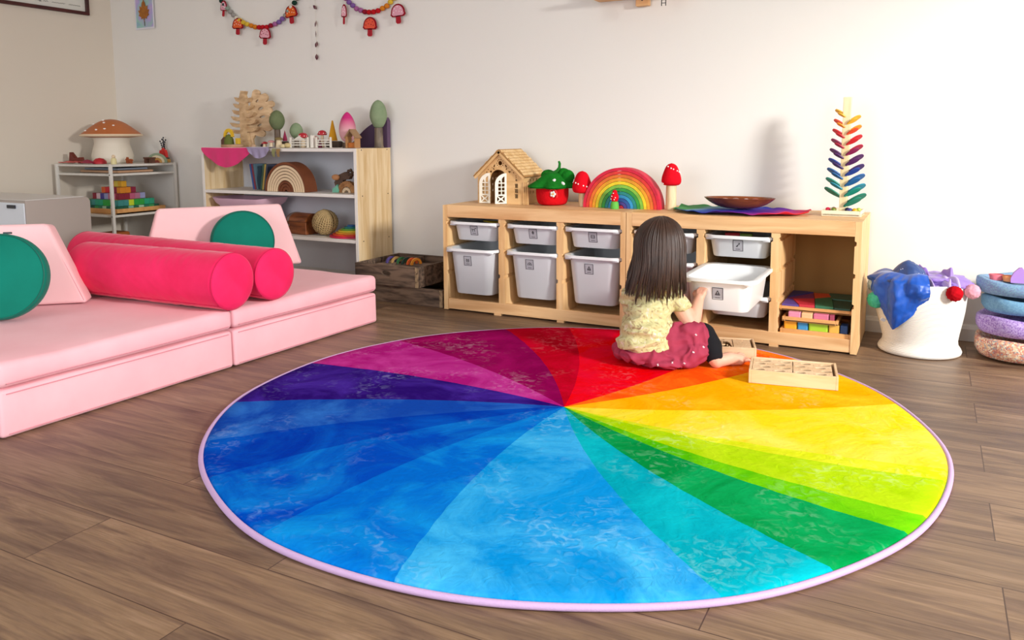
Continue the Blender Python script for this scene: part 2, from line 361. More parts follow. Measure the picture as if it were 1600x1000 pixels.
build('edge_binding', tb, mat('lilac_binding', 'c8a6d0', rough=.6, bump=.15, bscale=300), rug, label='lilac piped edge')

# ------------------------------------------------------------------ play sofa: bases, mattresses, backrests, discs, bolsters
m_pink = mat('pale_pink_velvet', 'f4bdc4', rough=.85, sheen=.1, var=.5, vscale=5, c2='efb0b8', bump=.06, bscale=9, spec=.2)
m_pink2 = mat('pale_pink_velvet_light', 'f7cbcc', rough=.85, sheen=.1, var=.5, vscale=4, c2='f3bfc3', spec=.2)
m_hot = mat('hot_pink_velvet', 'f42a66', rough=.8, sheen=.2, var=.5, vscale=7, c2='e51852', bump=.15, bscale=7, spec=.2)
m_teal = mat('teal_velvet', '087a68', rough=.85, sheen=.1, var=.5, vscale=6, c2='056c5a', spec=.2)
m_seam = mat('pink_seam', 'd98d98', rough=.9)
m_hseam = mat('hot_pink_seam', 'c8104a', rough=.9)
def pad(name, L_, W, Hh, r, m, parent, z0, puff=.004, crown=.006):
    """foam block with rounded edges and a slightly crowned, uneven cover"""
    t = bmesh.new(); bmesh.ops.create_cube(t, size=1); bmesh.ops.transform(t, matrix=Matrix.Translation((-L_/2, W/2, z0+Hh/2)) @ Matrix.Diagonal((L_, W, Hh, 1)), verts=t.verts)
    bmesh.ops.bevel(t, geom=list(t.edges), offset=r, segments=3, profile=.5, affect='EDGES')
    bmesh.ops.subdivide_edges(t, edges=[e for e in t.edges if e.calc_length() > .2], cuts=14, use_grid_fill=True)
    for v in t.verts:
        n = noise.noise(v.co*5+Vector((z0*9, L_, 0)))
        v.co.z += n*puff*(1 if v.co.z > z0+Hh/2 else .0)
        k = 1-abs(v.co.z-z0-Hh/2)/(Hh/2)
        if k > 0:
            if v.co.x > -.05: v.co.x += crown*k+n*puff*.7
            if v.co.y < .05: v.co.y -= .001*k
    mb = MB(); mb._add(t, 0)
    return build(name, mb, m, parent, smooth=.9)
th = math.radians(-2.05)    # module fronts run along local +Y
SOFA = []
for i, (o, lab) in enumerate((((-.193, -2.482), 'nearer'), ((-.162, -1.652), 'farther'))):
    b = thing('sofa_cushion', 'thick pale pink foam base block on the floor, %s of the two' % lab, 'sofa cushion', (*o, 0), th, 'foam base blocks of the play sofa')
    pad('foam_block', 1.60, .826, .138, .012, m_pink, b, .001)
    q = MB()
    for z in (.012, .129): q.tube([(.004, .02, z), (.0045, .4, z), (.004, .806, z)], .0016, 6)
    build('edge_seam', q, m_seam, b)
    t = thing('sofa_cushion', 'thin pale pink folding mattress lying on the %s sofa base block' % lab, 'sofa cushion', (*o, 0), th, 'thin mattresses of the play sofa')
    pad('foam_block', 1.60, .826, .074, .018, m_pink, t, .1445, .007, .010)
    q = MB(); q.tube([(.010, .02, .160), (.011, .4, .160), (.010, .806, .160)], .0015, 6); build('edge_seam', q, m_seam, t)
TOP = .2195
# trapezoid backrests standing on the mattresses
def backrest(loc, ang, lean, wb, wt, h, t, label):
    o = thing('backrest_cushion', label, 'cushion', loc, ang, 'trapezoid backrests of the play sofa')
    o.rotation_euler = (-lean, 0, ang)
    mb = MB(); tt = bmesh.new()
    pl = [(-wb, 0), (0, 0), (-(wb-wt)/2, h), (-(wb+wt)/2, h)]
    a = [tt.verts.new((x, 0, z)) for x, z in pl]; b = [tt.verts.new((x, t, z+(t*math.tan(lean) if z < .01 else 0))) for x, z in pl]
    tt.faces.new(a); tt.faces.new(b[::-1])
    for i in range(4): tt.faces.new((a[i], b[i], b[(i+1) % 4], a[(i+1) % 4]))
    bmesh.ops.recalc_face_normals(tt, faces=tt.faces)
    bmesh.ops.bevel(tt, geom=list(tt.edges), offset=.016, segments=4, profile=.5, affect='EDGES')
    mb._add(tt, 0); build('foam_block', mb, m_pink2, o, smooth=.9)
    q = MB(); q.tube([(-wb+.012, .003, .012), (-(wb+wt)/2+.008, .003, h-.01), (-(wb-wt)/2-.008, .003, h-.01), (-.012, .003, .012)], .0012, 6)
    build('edge_seam', q, m_seam, o)
    return o
bk1 = backrest((-.655, -.735, TOP+.004), .95, .10, .74, .56, .305, .10, 'pale pink trapezoid backrest cushion standing at the far end of the sofa')
bk2 = backrest((-.735, -1.835, TOP+.004), .74, .13, .78, .52, .31, .10, 'pale pink trapezoid backrest cushion at the left picture edge, on the near mattress')
def disc(center, ang, lean, r, t, label):
    o = thing('round_cushion', label, 'cushion', center, ang, 'teal round cushions'); o.rotation_euler = (-lean, 0, ang)
    mb = MB(); mb.lathe([(.00001, 0), (r*.93, .0), (r*.985, .006), (r, .02), (r, t-.02), (r*.985, t-.006), (r*.93, t), (.00001, t)], n=56, M=Matrix.Rotation(PI/2, 4, 'X') @ Matrix.Translation((0, 0, 0)))
    build('foam_disc', mb, m_teal, o, smooth=1)
    q = MB(); q.tube([(r*.965*math.cos(2*PI*i/60), -t-.0005, r*.965*math.sin(2*PI*i/60)) for i in range(60)], .0014, 6, closed=True); build('edge_seam', q, mat('teal_seam', '0a5c4e'), o)
    return o
d1 = disc((-.778, -1.010, TOP+.144), .95, .10, .144, .07, 'teal round cushion leaning on the far backrest, half hidden by the bolsters')
d2 = disc((-.762, -2.118, TOP+.147), .74, .20, .150, .07, 'teal round cushion at the left picture edge, leaning on the near backrest')
tg = MB(); tg.box((.02, -.03, .153), (.025, .012, .006)); build('zip_pull', tg, mat('dark_zip', '26353a', rough=.5), d2, label='dark zip pull')
def bolster(cap, ang, r, L_, label):
    o = thing('bolster_cushion', label, 'cushion', (cap[0], cap[1], TOP+.002+r), ang, 'hot pink bolsters'); mb = MB()
    pr_ = [(.00001, 0), (r*.5, -.004), (r*.9, -.001), (r*.975, .004), (r, .018)]
    for i in range(1, 110):
        z = .018+(L_-.036)*i/110; pr_.append((r*(1-.004*abs(noise.noise(Vector((z*30, r*50, 0))))), z))
    pr_ += [(r, L_-.018), (r*.975, L_-.004), (r*.9, L_+.001), (.00001, L_+.004)]
    M = Matrix.Rotation(-PI/2, 4, 'Y')
    def rip(a, rad, z):
        if rad < r*.96 or z < .05 or z > L_-.05: return 1
        q_ = noise.noise(Vector((z*26+1.8*math.sin(a*2), math.sin(a)*1.5, math.cos(a)*1.5))); return 1+.034*(abs(q_)**.7-.3)*min(1, (z-.05)*8, (L_-.05-z)*8)
    mb.lathe(pr_, n=64, M=M, rf=rip); build('foam_roll', mb, m_hot, o, smooth=1)
    q = MB()
    for x in (-.006, -L_+.006): q.tube([(x, r*.985*math.cos(2*PI*i/60), r*.985*math.sin(2*PI*i/60)) for i in range(60)], .0018, 6, closed=True)
    q.tube([(-L_*i/30-.01*(i == 0)+.01*(i == 30), -r*1.0*math.cos(.85), -r*math.sin(.85)) for i in range(31)], .0022, 6)
    build('edge_seam', q, m_hseam, o); return o
bolster((-.134, -1.665), .04, .106, .80, 'hot pink bolster cushion, the front one lying toward the camera')
bolster((-.133, -1.455), -.04, .101, 1.22, 'hot pink bolster cushion lying just behind the front bolster')
# ------------------------------------------------------------------ pine cubby units
m_pine = wood('pine', 'ecc18c', 'd39e68', stretch=(1.2, 14, 14), scale=2.2)
m_pinev = wood('pine_upright', 'efc892', 'd9a86e', stretch=(14, 14, 1.2), scale=2.2)
m_slot = mat('pine_slot_shade', 'b98a58', rough=.8)
m_bin = mat('bin_plastic', 'cbcdd0', rough=.4, spec=.5); m_rim = mat('bin_rim', 'eceded', rough=.35)
m_tag = mat('tag_film', 'a9a8ae', rough=.5); m_ink = mat('tag_ink', '2c2a2e', rough=.6)
UF = -.458; UD = .44
def upright(name, x, t, unit, slots, sides, z0=0.0, z1=.52, yf=UF, lab=None):
    """board with bin grooves cut in its sides: profile in X-Z pulled along Y"""
    pts = []
    R_ = [(x+t, z) for z in (z0,)]; g = .007; hh = .0065
    right = [(x+t, z0)]
    for z in slots:
        if 1 in sides: right += [(x+t, z-hh-.004), (x+t-g, z-hh), (x+t-g, z+hh), (x+t, z+hh+.004)]
    right += [(x+t, z1)]
    left = [(x, z1)]
    for z in reversed(slots):
        if -1 in sides: left += [(x, z+hh+.004), (x+g, z+hh), (x+g, z-hh), (x, z-hh-.004)]
    left += [(x, z0)]
    mb = MB(); mb.prism(right+left, XZ(0, yf, 0), UD if yf == UF else UD-.004)
    return build(name, mb, m_pinev, unit, smooth=0, label=lab)
SL = (.19, .31, .435)
def unit(x, label, foot):
    u = thing('storage_unit', label, 'storage unit', (0, 0, 0), 0, 'pine cubby units by the wall')
    upright('side_panel', x, .024, u, SL, (1,), .004)
    upright('side_panel', x+.94-.024, .024, u, SL, (-1,), .004)
    for a in (.307, .608): upright('divider', x+a, .034, u, SL, (1, -1), .045, .505, UF+.004)
    mb = MB(); mb.box((x+.47, UF+UD/2+.006, .511), (.892, UD-.012, .018)); build('top_board', mb, m_pine, u, smooth=0)
    mb = MB(); mb.box((x+.47, UF+.009, .4905), (.892, .018, .056), bev=.002); build('top_rail', mb, m_pine, u, smooth=0)
    mb = MB(); mb.box((x+.47, UF+.012, .034), (.892, .018, .052), bev=.002)
    for dx in (.30, .63): mb.box((x+dx, UF+.014, .0045), (.035, .03, .009))
    build('bottom_rail', mb, m_pine, u, smooth=0)
    mb = MB(); mb.box((x+.47, UF+UD/2+.016, .04), (.892, UD-.032, .012)); build('bottom_board', mb, m_pine, u, smooth=0)
    mb = MB(); mb.box((x+.47, UF+UD-.004, .27), (.892, .006, .46)); build('back_panel', mb, mat('pine_back', 'a0763e', rough=.8), u, smooth=0)
    mb = MB()
    for sx in (.012, .928):
        for z in (.03, .49): mb.cyl((x+sx, UF+.0, z), (x+sx, UF-.0015, z), .003, n=8)
    return u
U1 = unit(0, 'left pine cubby unit with six white bins, toy house on top', 0)
U2 = unit(.943, 'right pine cubby unit with an empty open column at its right end', 0)

def icon(mb, kind):
    """little line drawings on the bin tags, x right, y up, within +-1"""
    S_ = []
    if kind == 'animal': S_ = [((-.45, .1), (.1, .15)), ((.1, .15), (.4, .45)), ((.4, .45), (.6, .3)), ((-.45, .1), (-.4, -.35)), ((.1, .1), (.15, -.35)), ((-.45, .1), (-.6, .3))]
    if kind == 'plant': S_ = [((0, -.3), (0, .5)), ((0, .5), (-.25, .1)), ((0, .5), (.25, .1)), ((-.25, .1), (0, -.1)), ((.25, .1), (0, -.1))]
    if kind == 'drawer': S_ = [((-.4, .3), (.4, .3)), ((-.4, .0), (.4, .0)), ((-.4, -.3), (.4, -.3)), ((-.4, .3), (-.4, -.3)), ((.4, .3), (.4, -.3))]
    if kind == 'block': S_ = [((-.3, -.3), (.3, -.3)), ((.3, -.3), (.3, .2)), ((-.3, -.3), (-.3, .3)), ((-.3, .3), (.0, .0)), ((0, 0), (.3, .3))]
    if kind == 'arch': S_ = [((-.5, -.3), (-.35, .1)), ((-.35, .1), (0, .3)), ((0, .3), (.35, .1)), ((.35, .1), (.5, -.3)), ((-.2, -.3), (0, .02)), ((0, .02), (.2, -.3))]
    if kind == 'tent': S_ = [((-.4, -.35), (0, .45)), ((0, .45), (.4, -.35)), ((-.4, -.35), (.4, -.35)), ((-.12, -.35), (-.12, .0)), ((.12, -.35), (.12, 0))]
    if kind == 'blob': S_ = [((-.35, -.35), (-.05, .0)), ((-.05, 0), (.2, .05)), ((.2, .05), (.35, .4)), ((.35, .4), (.05, .25)), ((-.35, -.35), (-.1, -.3)), ((-.1, -.3), (-.05, 0))]
    return S_
def bin_(x0, z_rim, depth, front, label, kind, group, tag_dx=0, tag_dz=None, tip=0, grey=False, w=.288):
    """tapered tub hanging by its rim; x0 = left edge of the bay, front = world Y of its front rim"""
    L_ = .41; W = w; cx = x0+.133 if w < .3 else x0+.133
    o = thing('storage_bin', label, 'storage bin', (cx, front+L_/2, z_rim), 0, group)
    o.rotation_euler = (tip, 0, 0)
    rings = []; h = depth; tp = .055 if h > .15 else .04
    def ring(w_, d_, z, r): return [(x, y, z) for x, y in rrect(w_, d_, r, 6)]
    W1 = W-.034; D1 = L_-.034
    seq = [ring(W1-tp, D1-tp, -h, .035), ring(W1-tp+.006, D1-tp+.006, -h+.006, .038), ring(W1-.008, D1-.008, -.014, .05), ring(W, L_, -.013, .055), ring(W, L_, -.002, .055), ring(W-.006, L_-.006, .0, .052), ring(W1-.008, D1-.008, -.003, .05), ring(W1-tp-.002, D1-tp-.002, -h+.008, .034)]
    mb = MB(); R_ = [[mb.bm.verts.new(p) for p in q] for q in seq]; n = len(R_[0])
    for A, B in zip(R_, R_[1:]):
        for i in range(n): mb.bm.faces.new((A[i], A[(i+1) % n], B[(i+1) % n], B[i]))
    mb.bm.faces.new(R_[0][::-1]); mb.bm.faces.new(R_[-1])
    for sx in (-1, 1): mb.box((sx*(W/2-.03), -L_/2+.02, -.017), (.03, .014, .008), bev=.002)
    mb.bm.faces.ensure_lookup_table()
    for f in mb.bm.faces:
        c_ = f.calc_center_median()
        if c_.z > -.0145: f.material_index = 1
    build('tub', mb, [m_rim if 'halfway' in label else m_bin, m_rim], o, smooth=.8)
    # printed tag on the front
    s = .021; zc = -.042 if tag_dz is None else tag_dz
    k = (zc+.014)/(-h+.014); yb = -(D1-.008)/2*(1-k)-(D1-tp)/2*k
    sl = math.atan2(tp/2, h)
    M = Matrix.Translation((tag_dx, yb-.0012, zc)) @ Matrix.Rotation(sl, 4, 'X')
    def seg(mb, a, b, wd=.0017):
        a = Vector(a)*s; b = Vector(b)*s; d = b-a; mid = (a+b)/2
        mb.box(None, None, M=M @ Matrix.Translation((mid.x, -.0006, mid.y)) @ Matrix.Rotation(-math.atan2(d.y, d.x), 4, 'Y') @ Matrix.Diagonal((d.length+.0008, .0006, wd, 1))) if False else mb._add(_seg(M, mid, d, wd), len(mb.bm.faces))
    q = MB(); q._add(_boxm(M, (2*s, .0008, 2.3*s)), 0); q.mi = 1
    e = .93
    for a, b in (((-e, -1.08), (e, -1.08)), ((-e, 1.08), (e, 1.08)), ((-e, -1.08), (-e, 1.08)), ((e, -1.08), (e, 1.08))): seg(q, a, b)
    for a, b in icon(q, kind): seg(q, (a[0], a[1]+.12), (b[0], b[1]+.12), .0024)
    for i in range(5): seg(q, (-.42+i*.18, -.72), (-.32+i*.18, -.72), .0022)
    build('printed_tag', q, [m_tag, m_ink], o, smooth=0, label='grey square tag with a small line drawing')
    return o
def _boxm(M, d):
    t = bmesh.new(); bmesh.ops.create_cube(t, size=1); bmesh.ops.transform(t, matrix=M @ Matrix.Diagonal((*d, 1)), verts=t.verts); return t
def _seg(M, mid, d, wd):
    return _boxm(M @ Matrix.Translation((mid.x, -.0007, mid.y)) @ Matrix.Rotation(-math.atan2(d.y, d.x), 4, 'Y'), (d.length+.0006, .0008, wd))
GS = 'shallow white bins'; GD = 'deep white bins'
bays1 = (.031, .348, .646)
for (bx, side, k1, k2, f2) in ((bays1[0], 'left', 'animal', 'block', -.50), (bays1[1], 'middle', 'plant', 'arch', -.468), (bays1[2], 'right', 'drawer', 'tent', -.468)):
    bin_(bx, .4425, .092, -.462, 'shallow white bin at the top of the %s column of the left unit' % side, k1, GS)
    bin_(bx, .3165, .225, f2, 'deep white bin at the bottom of the %s column of the left unit' % side, k2, GD, tag_dx=-.015, tag_dz=-.06)
bays2 = (.974, 1.291)
bays2 = (.974, 1.284)
bin_(bays2[0], .4425, .092, -.462, "shallow white bin behind the child's hair, top of its column", 'block', GS)
bin_(bays2[0], .3165, .225, -.468, "deep white bin behind the child's hair, below a shallow one", 'animal', GD, tag_dx=-.015, tag_dz=-.06)
bin_(bays2[1], .4425, .092, -.462, 'shallow white bin with red and green blocks, above the pulled-out bin', 'blob', GS)
bin_(bays2[1], .318, .125, -.80, 'white bin pulled halfway out above the open floor, held by the child', 'tent', GS, tag_dx=-.0, tag_dz=-.058, w=.286)
bin_(bays2[1], .1965, .092, -.462, 'shallow white bin at the bottom, under the pulled-out bin', 'drawer', GS, tag_dz=-.035)
# things lying in the bins
def blk(x, y, z, d, c, label, rz=0, name='toy_block', cat='toy block', group=None, tilt=0):
    mb = MB(); mb.box((0, 0, 0), d, bev=min(d)*.12)
    o = build(name, mb, mat('paint_'+c, c, rough=.5), None, smooth=0); o.location = (x, y, z); o.rotation_euler = (tilt, 0, rz)
    return tag(o, label, cat, group)
blk(1.37, -.33, .425, (.06, .035, .03), 'd02030', 'red toy block showing in the shallow bin under the silk', .3)
blk(1.43, -.34, .425, (.05, .03, .03), '7a9a3a', 'olive green toy block beside the red one in its bin', .1)
blk(1.32, -.34, .415, (.04, .04, .03), '8a3030', 'maroon toy block at the left in the same bin as the red one', .5)
mb = MB(); mb.prism([(-.07, .0), (.05, -.02), (.02, .05)], Matrix.Identity(4), .003)
o = build('yellow_card', mb, mat('yellow_felt', 'c9b021', rough=.9), None, smooth=0); o.location = (.24, -.36, .432); o.rotation_euler = (.1, .1, 0); tag(o, 'yellow pointed card lying in the top left bin', 'card')
m_dk = mat('dark_toys', '30242a', rough=.7)

# puzzles in the open column
def tray(x0, x1, z, t, y0, y1, name, label, cat, mm):
    o = thing(name, label, cat, ((x0+x1)/2, (y0+y1)/2, z), 0)
    w_, d_ = x1-x0, y1-y0; mb = MB(); mb.box((0, 0, .003), (w_, d_, .006), bev=.001)
    for s_ in (-1, 1):
        mb.box((s_*(w_/2-.005), 0, t/2), (.01, d_, t), bev=.0015); mb.box((0, s_*(d_/2-.005), t/2), (w_-.02, .01, t), bev=.0015)
    build('wooden_frame', mb, mm, o, smooth=0); return o
m_puz = wood('beech_tray', 'dca364', 'c98d50', stretch=(2, 14, 14), scale=2)
t1 = tray(1.594, 1.860, .0465, .030, -.445, -.20, 'block_tray', 'wooden tray of coloured blocks at the bottom of the open column', 'toy tray', m_puz)
cols = [('f2a61e', .052), ('3b8fc4', .042), ('a6cc2c', .075), ('e3b04a', .042), ('1b3f73', .03)]
x = 1.606
for i, (c, wd) in enumerate(cols):
    nm = ('orange', 'sky blue', 'lime green', 'tan', 'navy')[i]
    blk(x+wd/2, -.410, .0805, (wd-.003, .05, .055), c, '%s wooden block in the front row of the bottom tray' % nm, group='blocks in the bottom tray'); x += wd
t2 = tray(1.602, 1.812, .1090, .018, -.452, -.22, 'puzzle_tray', 'small wooden puzzle tray, second from the bottom in the open column', 'toy tray', m_puz)
x = 1.622
for i, (c, wd) in enumerate([('d98aa6', .05), ('e8b888', .045), ('cf6f8c', .06), ('9c3f5a', .02)]):
    nm = ('pink', 'peach', 'rose', 'plum')[i]
    blk(x+wd/2, -.422, .1310, (wd-.003, .04, .0315), c, '%s wooden block in the second tray from the bottom' % nm, group='blocks in the middle tray'); x += wd
t3 = tray(1.582, 1.862, .1485, .016, -.425, -.10, 'puzzle_board', 'wooden tray puzzle with red, purple and green pieces, topmost in the open column', 'puzzle', m_puz)
pcs = [((1.593, -.414), (1.66, -.414), (1.62, -.30), (1.593, -.28), '5a4494', 'violet'), ((1.66, -.414), (1.72, -.414), (1.70, -.26), (1.62, -.30), 'c22a3a', 'red'), ((1.593, -.28), (1.62, -.30), (1.70, -.26), (1.68, -.12), '7a2a66', 'plum'), ((1.593, -.28), (1.68, -.12), (1.66, -.112), (1.593, -.112), '3c3a80', 'indigo'),
       ((1.70, -.26), (1.76, -.20), (1.74, -.112), (1.68, -.12), 'd8502a', 'orange'), ((1.72, -.414), (1.79, -.414), (1.76, -.20), (1.70, -.26), '2f6a4a', 'green'), ((1.79, -.414), (1.851, -.414), (1.851, -.25), (1.765, -.24), '1f4a3c', 'dark green'), ((1.765, -.24), (1.851, -.25), (1.851, -.112), (1.74, -.112), '34604e', 'grey green')]
for i, (a, b, c, d, col, nm) in enumerate(pcs):
    cx_ = sum(p[0] for p in (a, b, c, d))/4; cy_ = sum(p[1] for p in (a, b, c, d))/4
    sh = [(cx_+(p[0]-cx_)*.97, cy_+(p[1]-cy_)*.97) for p in (a, b, c, d)]
    q = MB(); q.prism(sh, Matrix.Translation((0, 0, .1550)), .016+.003*(i % 2))
    build('puzzle_piece', q, mat('pz_'+col, col, rough=.55), None, smooth=0, label='%s piece of the topmost tray puzzle in the open column' % nm, cat='puzzle piece', group='puzzle pieces in the top tray')

# ------------------------------------------------------------------ on top of the cubby units
TZ = .5205
# laser-cut toy house
m_ply = wood('plywood', 'e6bd84', 'd3a469', stretch=(3, 3, 10), scale=3)
m_ply2 = mat('plywood_white', 'f2ead8', rough=.6); m_cut = mat('laser_char', '5a3a22', rough=.9)
hs = thing('toy_house', 'laser-cut plywood toy house with open arched doors on the left cubby unit', 'toy house', (.10, -.285, TZ), 0)
W_, Hh, Rg, Dp = .255, .145, .262, .205
def archpts(cx, w_, h, base=0, n=12):
    r = w_/2; return [(cx-r, base), ] + [(cx-r*math.cos(PI*i/n), h-r+r*math.sin(PI*i/n)) for i in range(n+1)] + [(cx+r, base)]
dc = .118; dw = .092; dh = .168
outl = [(0, 0), (dc-dw/2, 0)] + [(dc-dw/2*math.cos(PI*i/14), dh-dw/2+dw/2*math.sin(PI*i/14)) for i in range(15)] + [(dc+dw/2, 0), (W_, 0), (W_, Hh), (W_/2, Rg), (0, Hh)]
def heart(cx, cy, s): return [(cx+s*16*math.sin(a)**3/16, cy+s*(13*math.cos(a)-5*math.cos(2*a)-2*math.cos(3*a)-math.cos(4*a))/16) for a in [2*PI*i/16 for i in range(16)]]
holes = [ell(W_/2, .200, .011)] + [ell(W_/2+.018*math.cos(a), .200+.018*math.sin(a), .003, n=6) for a in [PI*i/5 for i in range(10)]]
for s_ in (-1, 1):
    holes += [heart(W_/2+s_*.052, .158, .007), ell(W_/2+s_*.033, .186, .004, .008, rot=s_*.5), ell(W_/2+s_*.036, .172, .003, .006, rot=-s_*.7), ell(W_/2+s_*.075, .155, .0035, n=6), ell(W_/2+s_*.066, .168, .003, n=6), ell(W_/2+s_*.088, .140, .003, n=6), ell(W_/2+s_*.045, .178, .0025, n=6)]
for r0 in (.030, .055, .080): holes.append(rect(.208, r0, .226, r0+.021))
holes += [ell(.217, .118, .006, n=8), ell(.217, .131, .003, n=6)]
holes += [rect(.018, .04, .034, .06), rect(.018, .064, .034, .084), rect(.018, .088, .034, .105)]
plate('front_wall', outl, holes, .005, XZ(0, 0, 0), m_ply, hs)
sh_ = [rect(.07+.035*i, .05+.03*j, .082+.035*i, .062+.03*j) for i in range(4) for j in range(3)]
YZm = lambda x: Matrix(((0, 0, 1, x), (1, 0, 0, 0), (0, 1, 0, 0), (0, 0, 0, 1)))
plate('side_wall', rect(.004, 0, Dp, Hh), sh_, .005, YZm(W_-.003), m_ply, hs)
plate('side_wall', rect(.004, 0, Dp, Hh), sh_, .005, YZm(.003), m_ply, hs)
plate('back_wall', [(0, 0), (W_, 0), (W_, Hh), (W_/2, Rg), (0, Hh)], [], .005, XZ(0, Dp, 0), m_ply, hs)
sl = math.hypot(W_/2, Rg-Hh); ang = math.atan2(Rg-Hh, W_/2)
for s_ in (-1, 1):
    mb = MB(); X_ = .022
    B = Matrix.Translation((W_/2, Dp/2-.0, Rg+.004)) @ Matrix.Rotation(s_*ang, 4, 'Y')
    mb._add(_boxm(B @ Matrix.Translation((s_*(sl+X_)/2, 0, 0)), (sl+X_, Dp+.036, .005)), 0)
    rp = build('roof_panel', mb, mat('roof_under', 'a87a44', rough=.8), hs, smooth=0)
    q = MB()
    for i in range(9):
        for j in range(16):
            xx = s_*(.008+(sl+X_-.014)*i/9+.008); yy = -(Dp+.03)/2+(Dp+.03)*(j+.5+.5*(i % 2)-.25)/16
            q._add(_boxm(B @ Matrix.Translation((xx, yy, .0042)) @ Matrix.Rotation(s_*.10, 4, 'Y'), (.0148, .0108, .0030)), len(q.bm.faces))
    build('shingles', q, wood('plywood_light', 'eccb96', 'd7aa6c', stretch=(4, 4, 4), scale=8), rp, smooth=0)
for s_ in (-1, 1):   # barge boards
    mb = MB(); B = Matrix.Translation((W_/2, -.015, Rg+.001)) @ Matrix.Rotation(s_*ang, 4, 'Y')
    mb._add(_boxm(B @ Matrix.Translation((s_*(sl+.02)/2, 0, -.008)), (sl+.02, .006, .012)), 0); build('barge_board', mb, m_ply, hs, smooth=0)
def leaf(name, hx, rot, lab):
    w_ = dw/2+.012; h_ = .150
    ol = [(0, 0), (w_, 0), (w_, .095)] + [(w_*math.cos(a), .095+(h_-.095)*math.sin(a)) for a in [PI/2*i/8 for i in range(1, 9)]]
    hl = []
    for i in range(2):
        for j in range(3): hl.append(rect(.010+.018*i, .046+.019*j, .024+.018*i, .061+.019*j))
    hl += [[(.010, .104), (.024, .104), (.024, .122), (.018, .130), (.010, .135)], [(.028, .104), (.042, .104), (.034, .118)]]
    hl += [[(.010, .010), (.010, .036), (.022, .023)], [(w_-.010, .010), (w_-.010, .036), (w_-.022, .023)], [(.013, .007), (w_-.013, .007), (w_/2, .019)], [(.013, .039), (w_-.013, .039), (w_/2, .027)]]
    M = Matrix.Translation((hx, -.004, .002)) @ Matrix.Rotation(rot, 4, 'Z') @ XZ(0, 0, 0)
    return plate(name, ol, hl, .004, M, m_ply2, hs, label=lab)
leaf('door', dc-dw/2, math.radians(-172), 'left door leaf folded outward, pale cut plywood')
leaf('door', dc+dw/2, math.radians(-140), 'right door leaf swung outward, pale cut plywood')
mb = MB()
for k in range(3): mb.box((W_+.006+.008*k, -.004+.004*k, .055), (.004, .012, .11))
build('folded_shutter', mb, m_ply, hs, smooth=0)

# strawberry felt house
m_fr = mat('red_felt', 'd3121c', rough=.95, bump=.3, bscale=70, var=.4, vscale=9, c2='b80d18', spec=.1)
m_fg = mat('green_felt', '1c7d22', rough=.95, bump=.3, bscale=70, var=.5, vscale=14, c2='10601a', spec=.1)
st = thing('felt_house', 'red felt strawberry house with a curly green leaf roof', 'felt toy', (.485, -.235, TZ), 0)
mb = MB(); mb.lathe([(.00001, .0), (.060, .0), (.072, .010), (.079, .04), (.080, .075), (.078, .098), (.06, .105), (.00001, .105)], n=32, rf=lambda a, r, z: 1+.02*math.sin(3*a+1)); build('felt_body', mb, m_fr, st, smooth=1.2)
mb = MB()
mb.lathe([(.108, .088), (.103, .097), (.075, .118), (.05, .140), (.03, .155), (.012, .163), (.00001, .165)], n=40, rf=lambda a, r, z: 1+(.16*math.sin(5*a+.6)+.05*math.sin(9*a))*max(0, (r-.05)/.055) if r > .05 else 1)
mb.lathe([(.104, .083), (.07, .105), (.00001, .12)], n=40, rf=lambda a, r, z: 1+(.16*math.sin(5*a+.6)+.05*math.sin(9*a))*max(0, (r-.05)/.055) if r > .05 else 1)
mb.ball((.072, .02, .135), (.036, .028, .036)); mb.ball((-.03, .02, .140), (.038, .03, .03)); mb.ball((.045, .03, .150), (.035, .03, .028))
build('leaf_roof', mb, m_fg, st, smooth=1.4)
mb = MB(); mb.tube([(-.005, -.02, .15), (.018, -.02, .156), (.035, -.02, .166), (.047, -.02, .181), (.049, -.02, .200), (.044, -.02, .212)], [.009, .008, .0075, .007, .0065, .005], 10)
build('stem', mb, mat('green_felt_dark', '14701c', rough=.95), st, smooth=1.2)
mb = MB(); q = [(.038+.020*math.cos(a), -.071-.004*math.sin(a), .052+.030*math.sin(a)) for a in [PI*(i/14*1.3-.1) for i in range(15)]]
mb.tube(q, .004, 8); build('door_trim', mb, mat('red_felt_light', 'e02a2e', rough=.95), st, smooth=1.2)
mb = MB()
for i in range(5): mb.ball((.040+.0095*math.cos(2*PI*i/5), -.078, .058+.0095*math.sin(2*PI*i/5)), (.0065, .003, .0065), 10)
fl = build('flower', mb, mat('white_felt', 'f3ece8', rough=.95), st, smooth=1.2); mb = MB(); mb.ball((.040, -.081, .058), (.004, .0025, .004), 10); build('flower_centre', mb, mat('yellow_paint', 'e8b52a'), fl, smooth=1.2)
# two leaf windows
mb = MB()
for (x, z, r) in ((.040, .122, -.6), (.078, .108, .6)):
    mb._add(_ellm(Matrix.Translation((x, -.070+.02*(x > .06), z)) @ Matrix.Rotation(r, 4, 'Y'), (.011, .003, .007)), len(mb.bm.faces)) if False else mb.ball(None, (.011, .003, .007), 10, M=Matrix.Translation((x, -.066+.02*(x > .06), z)) @ Matrix.Rotation(r, 4, 'Y'))
build('felt_window', mb, mat('white_felt', 'f3ece8'), st, smooth=1.2)

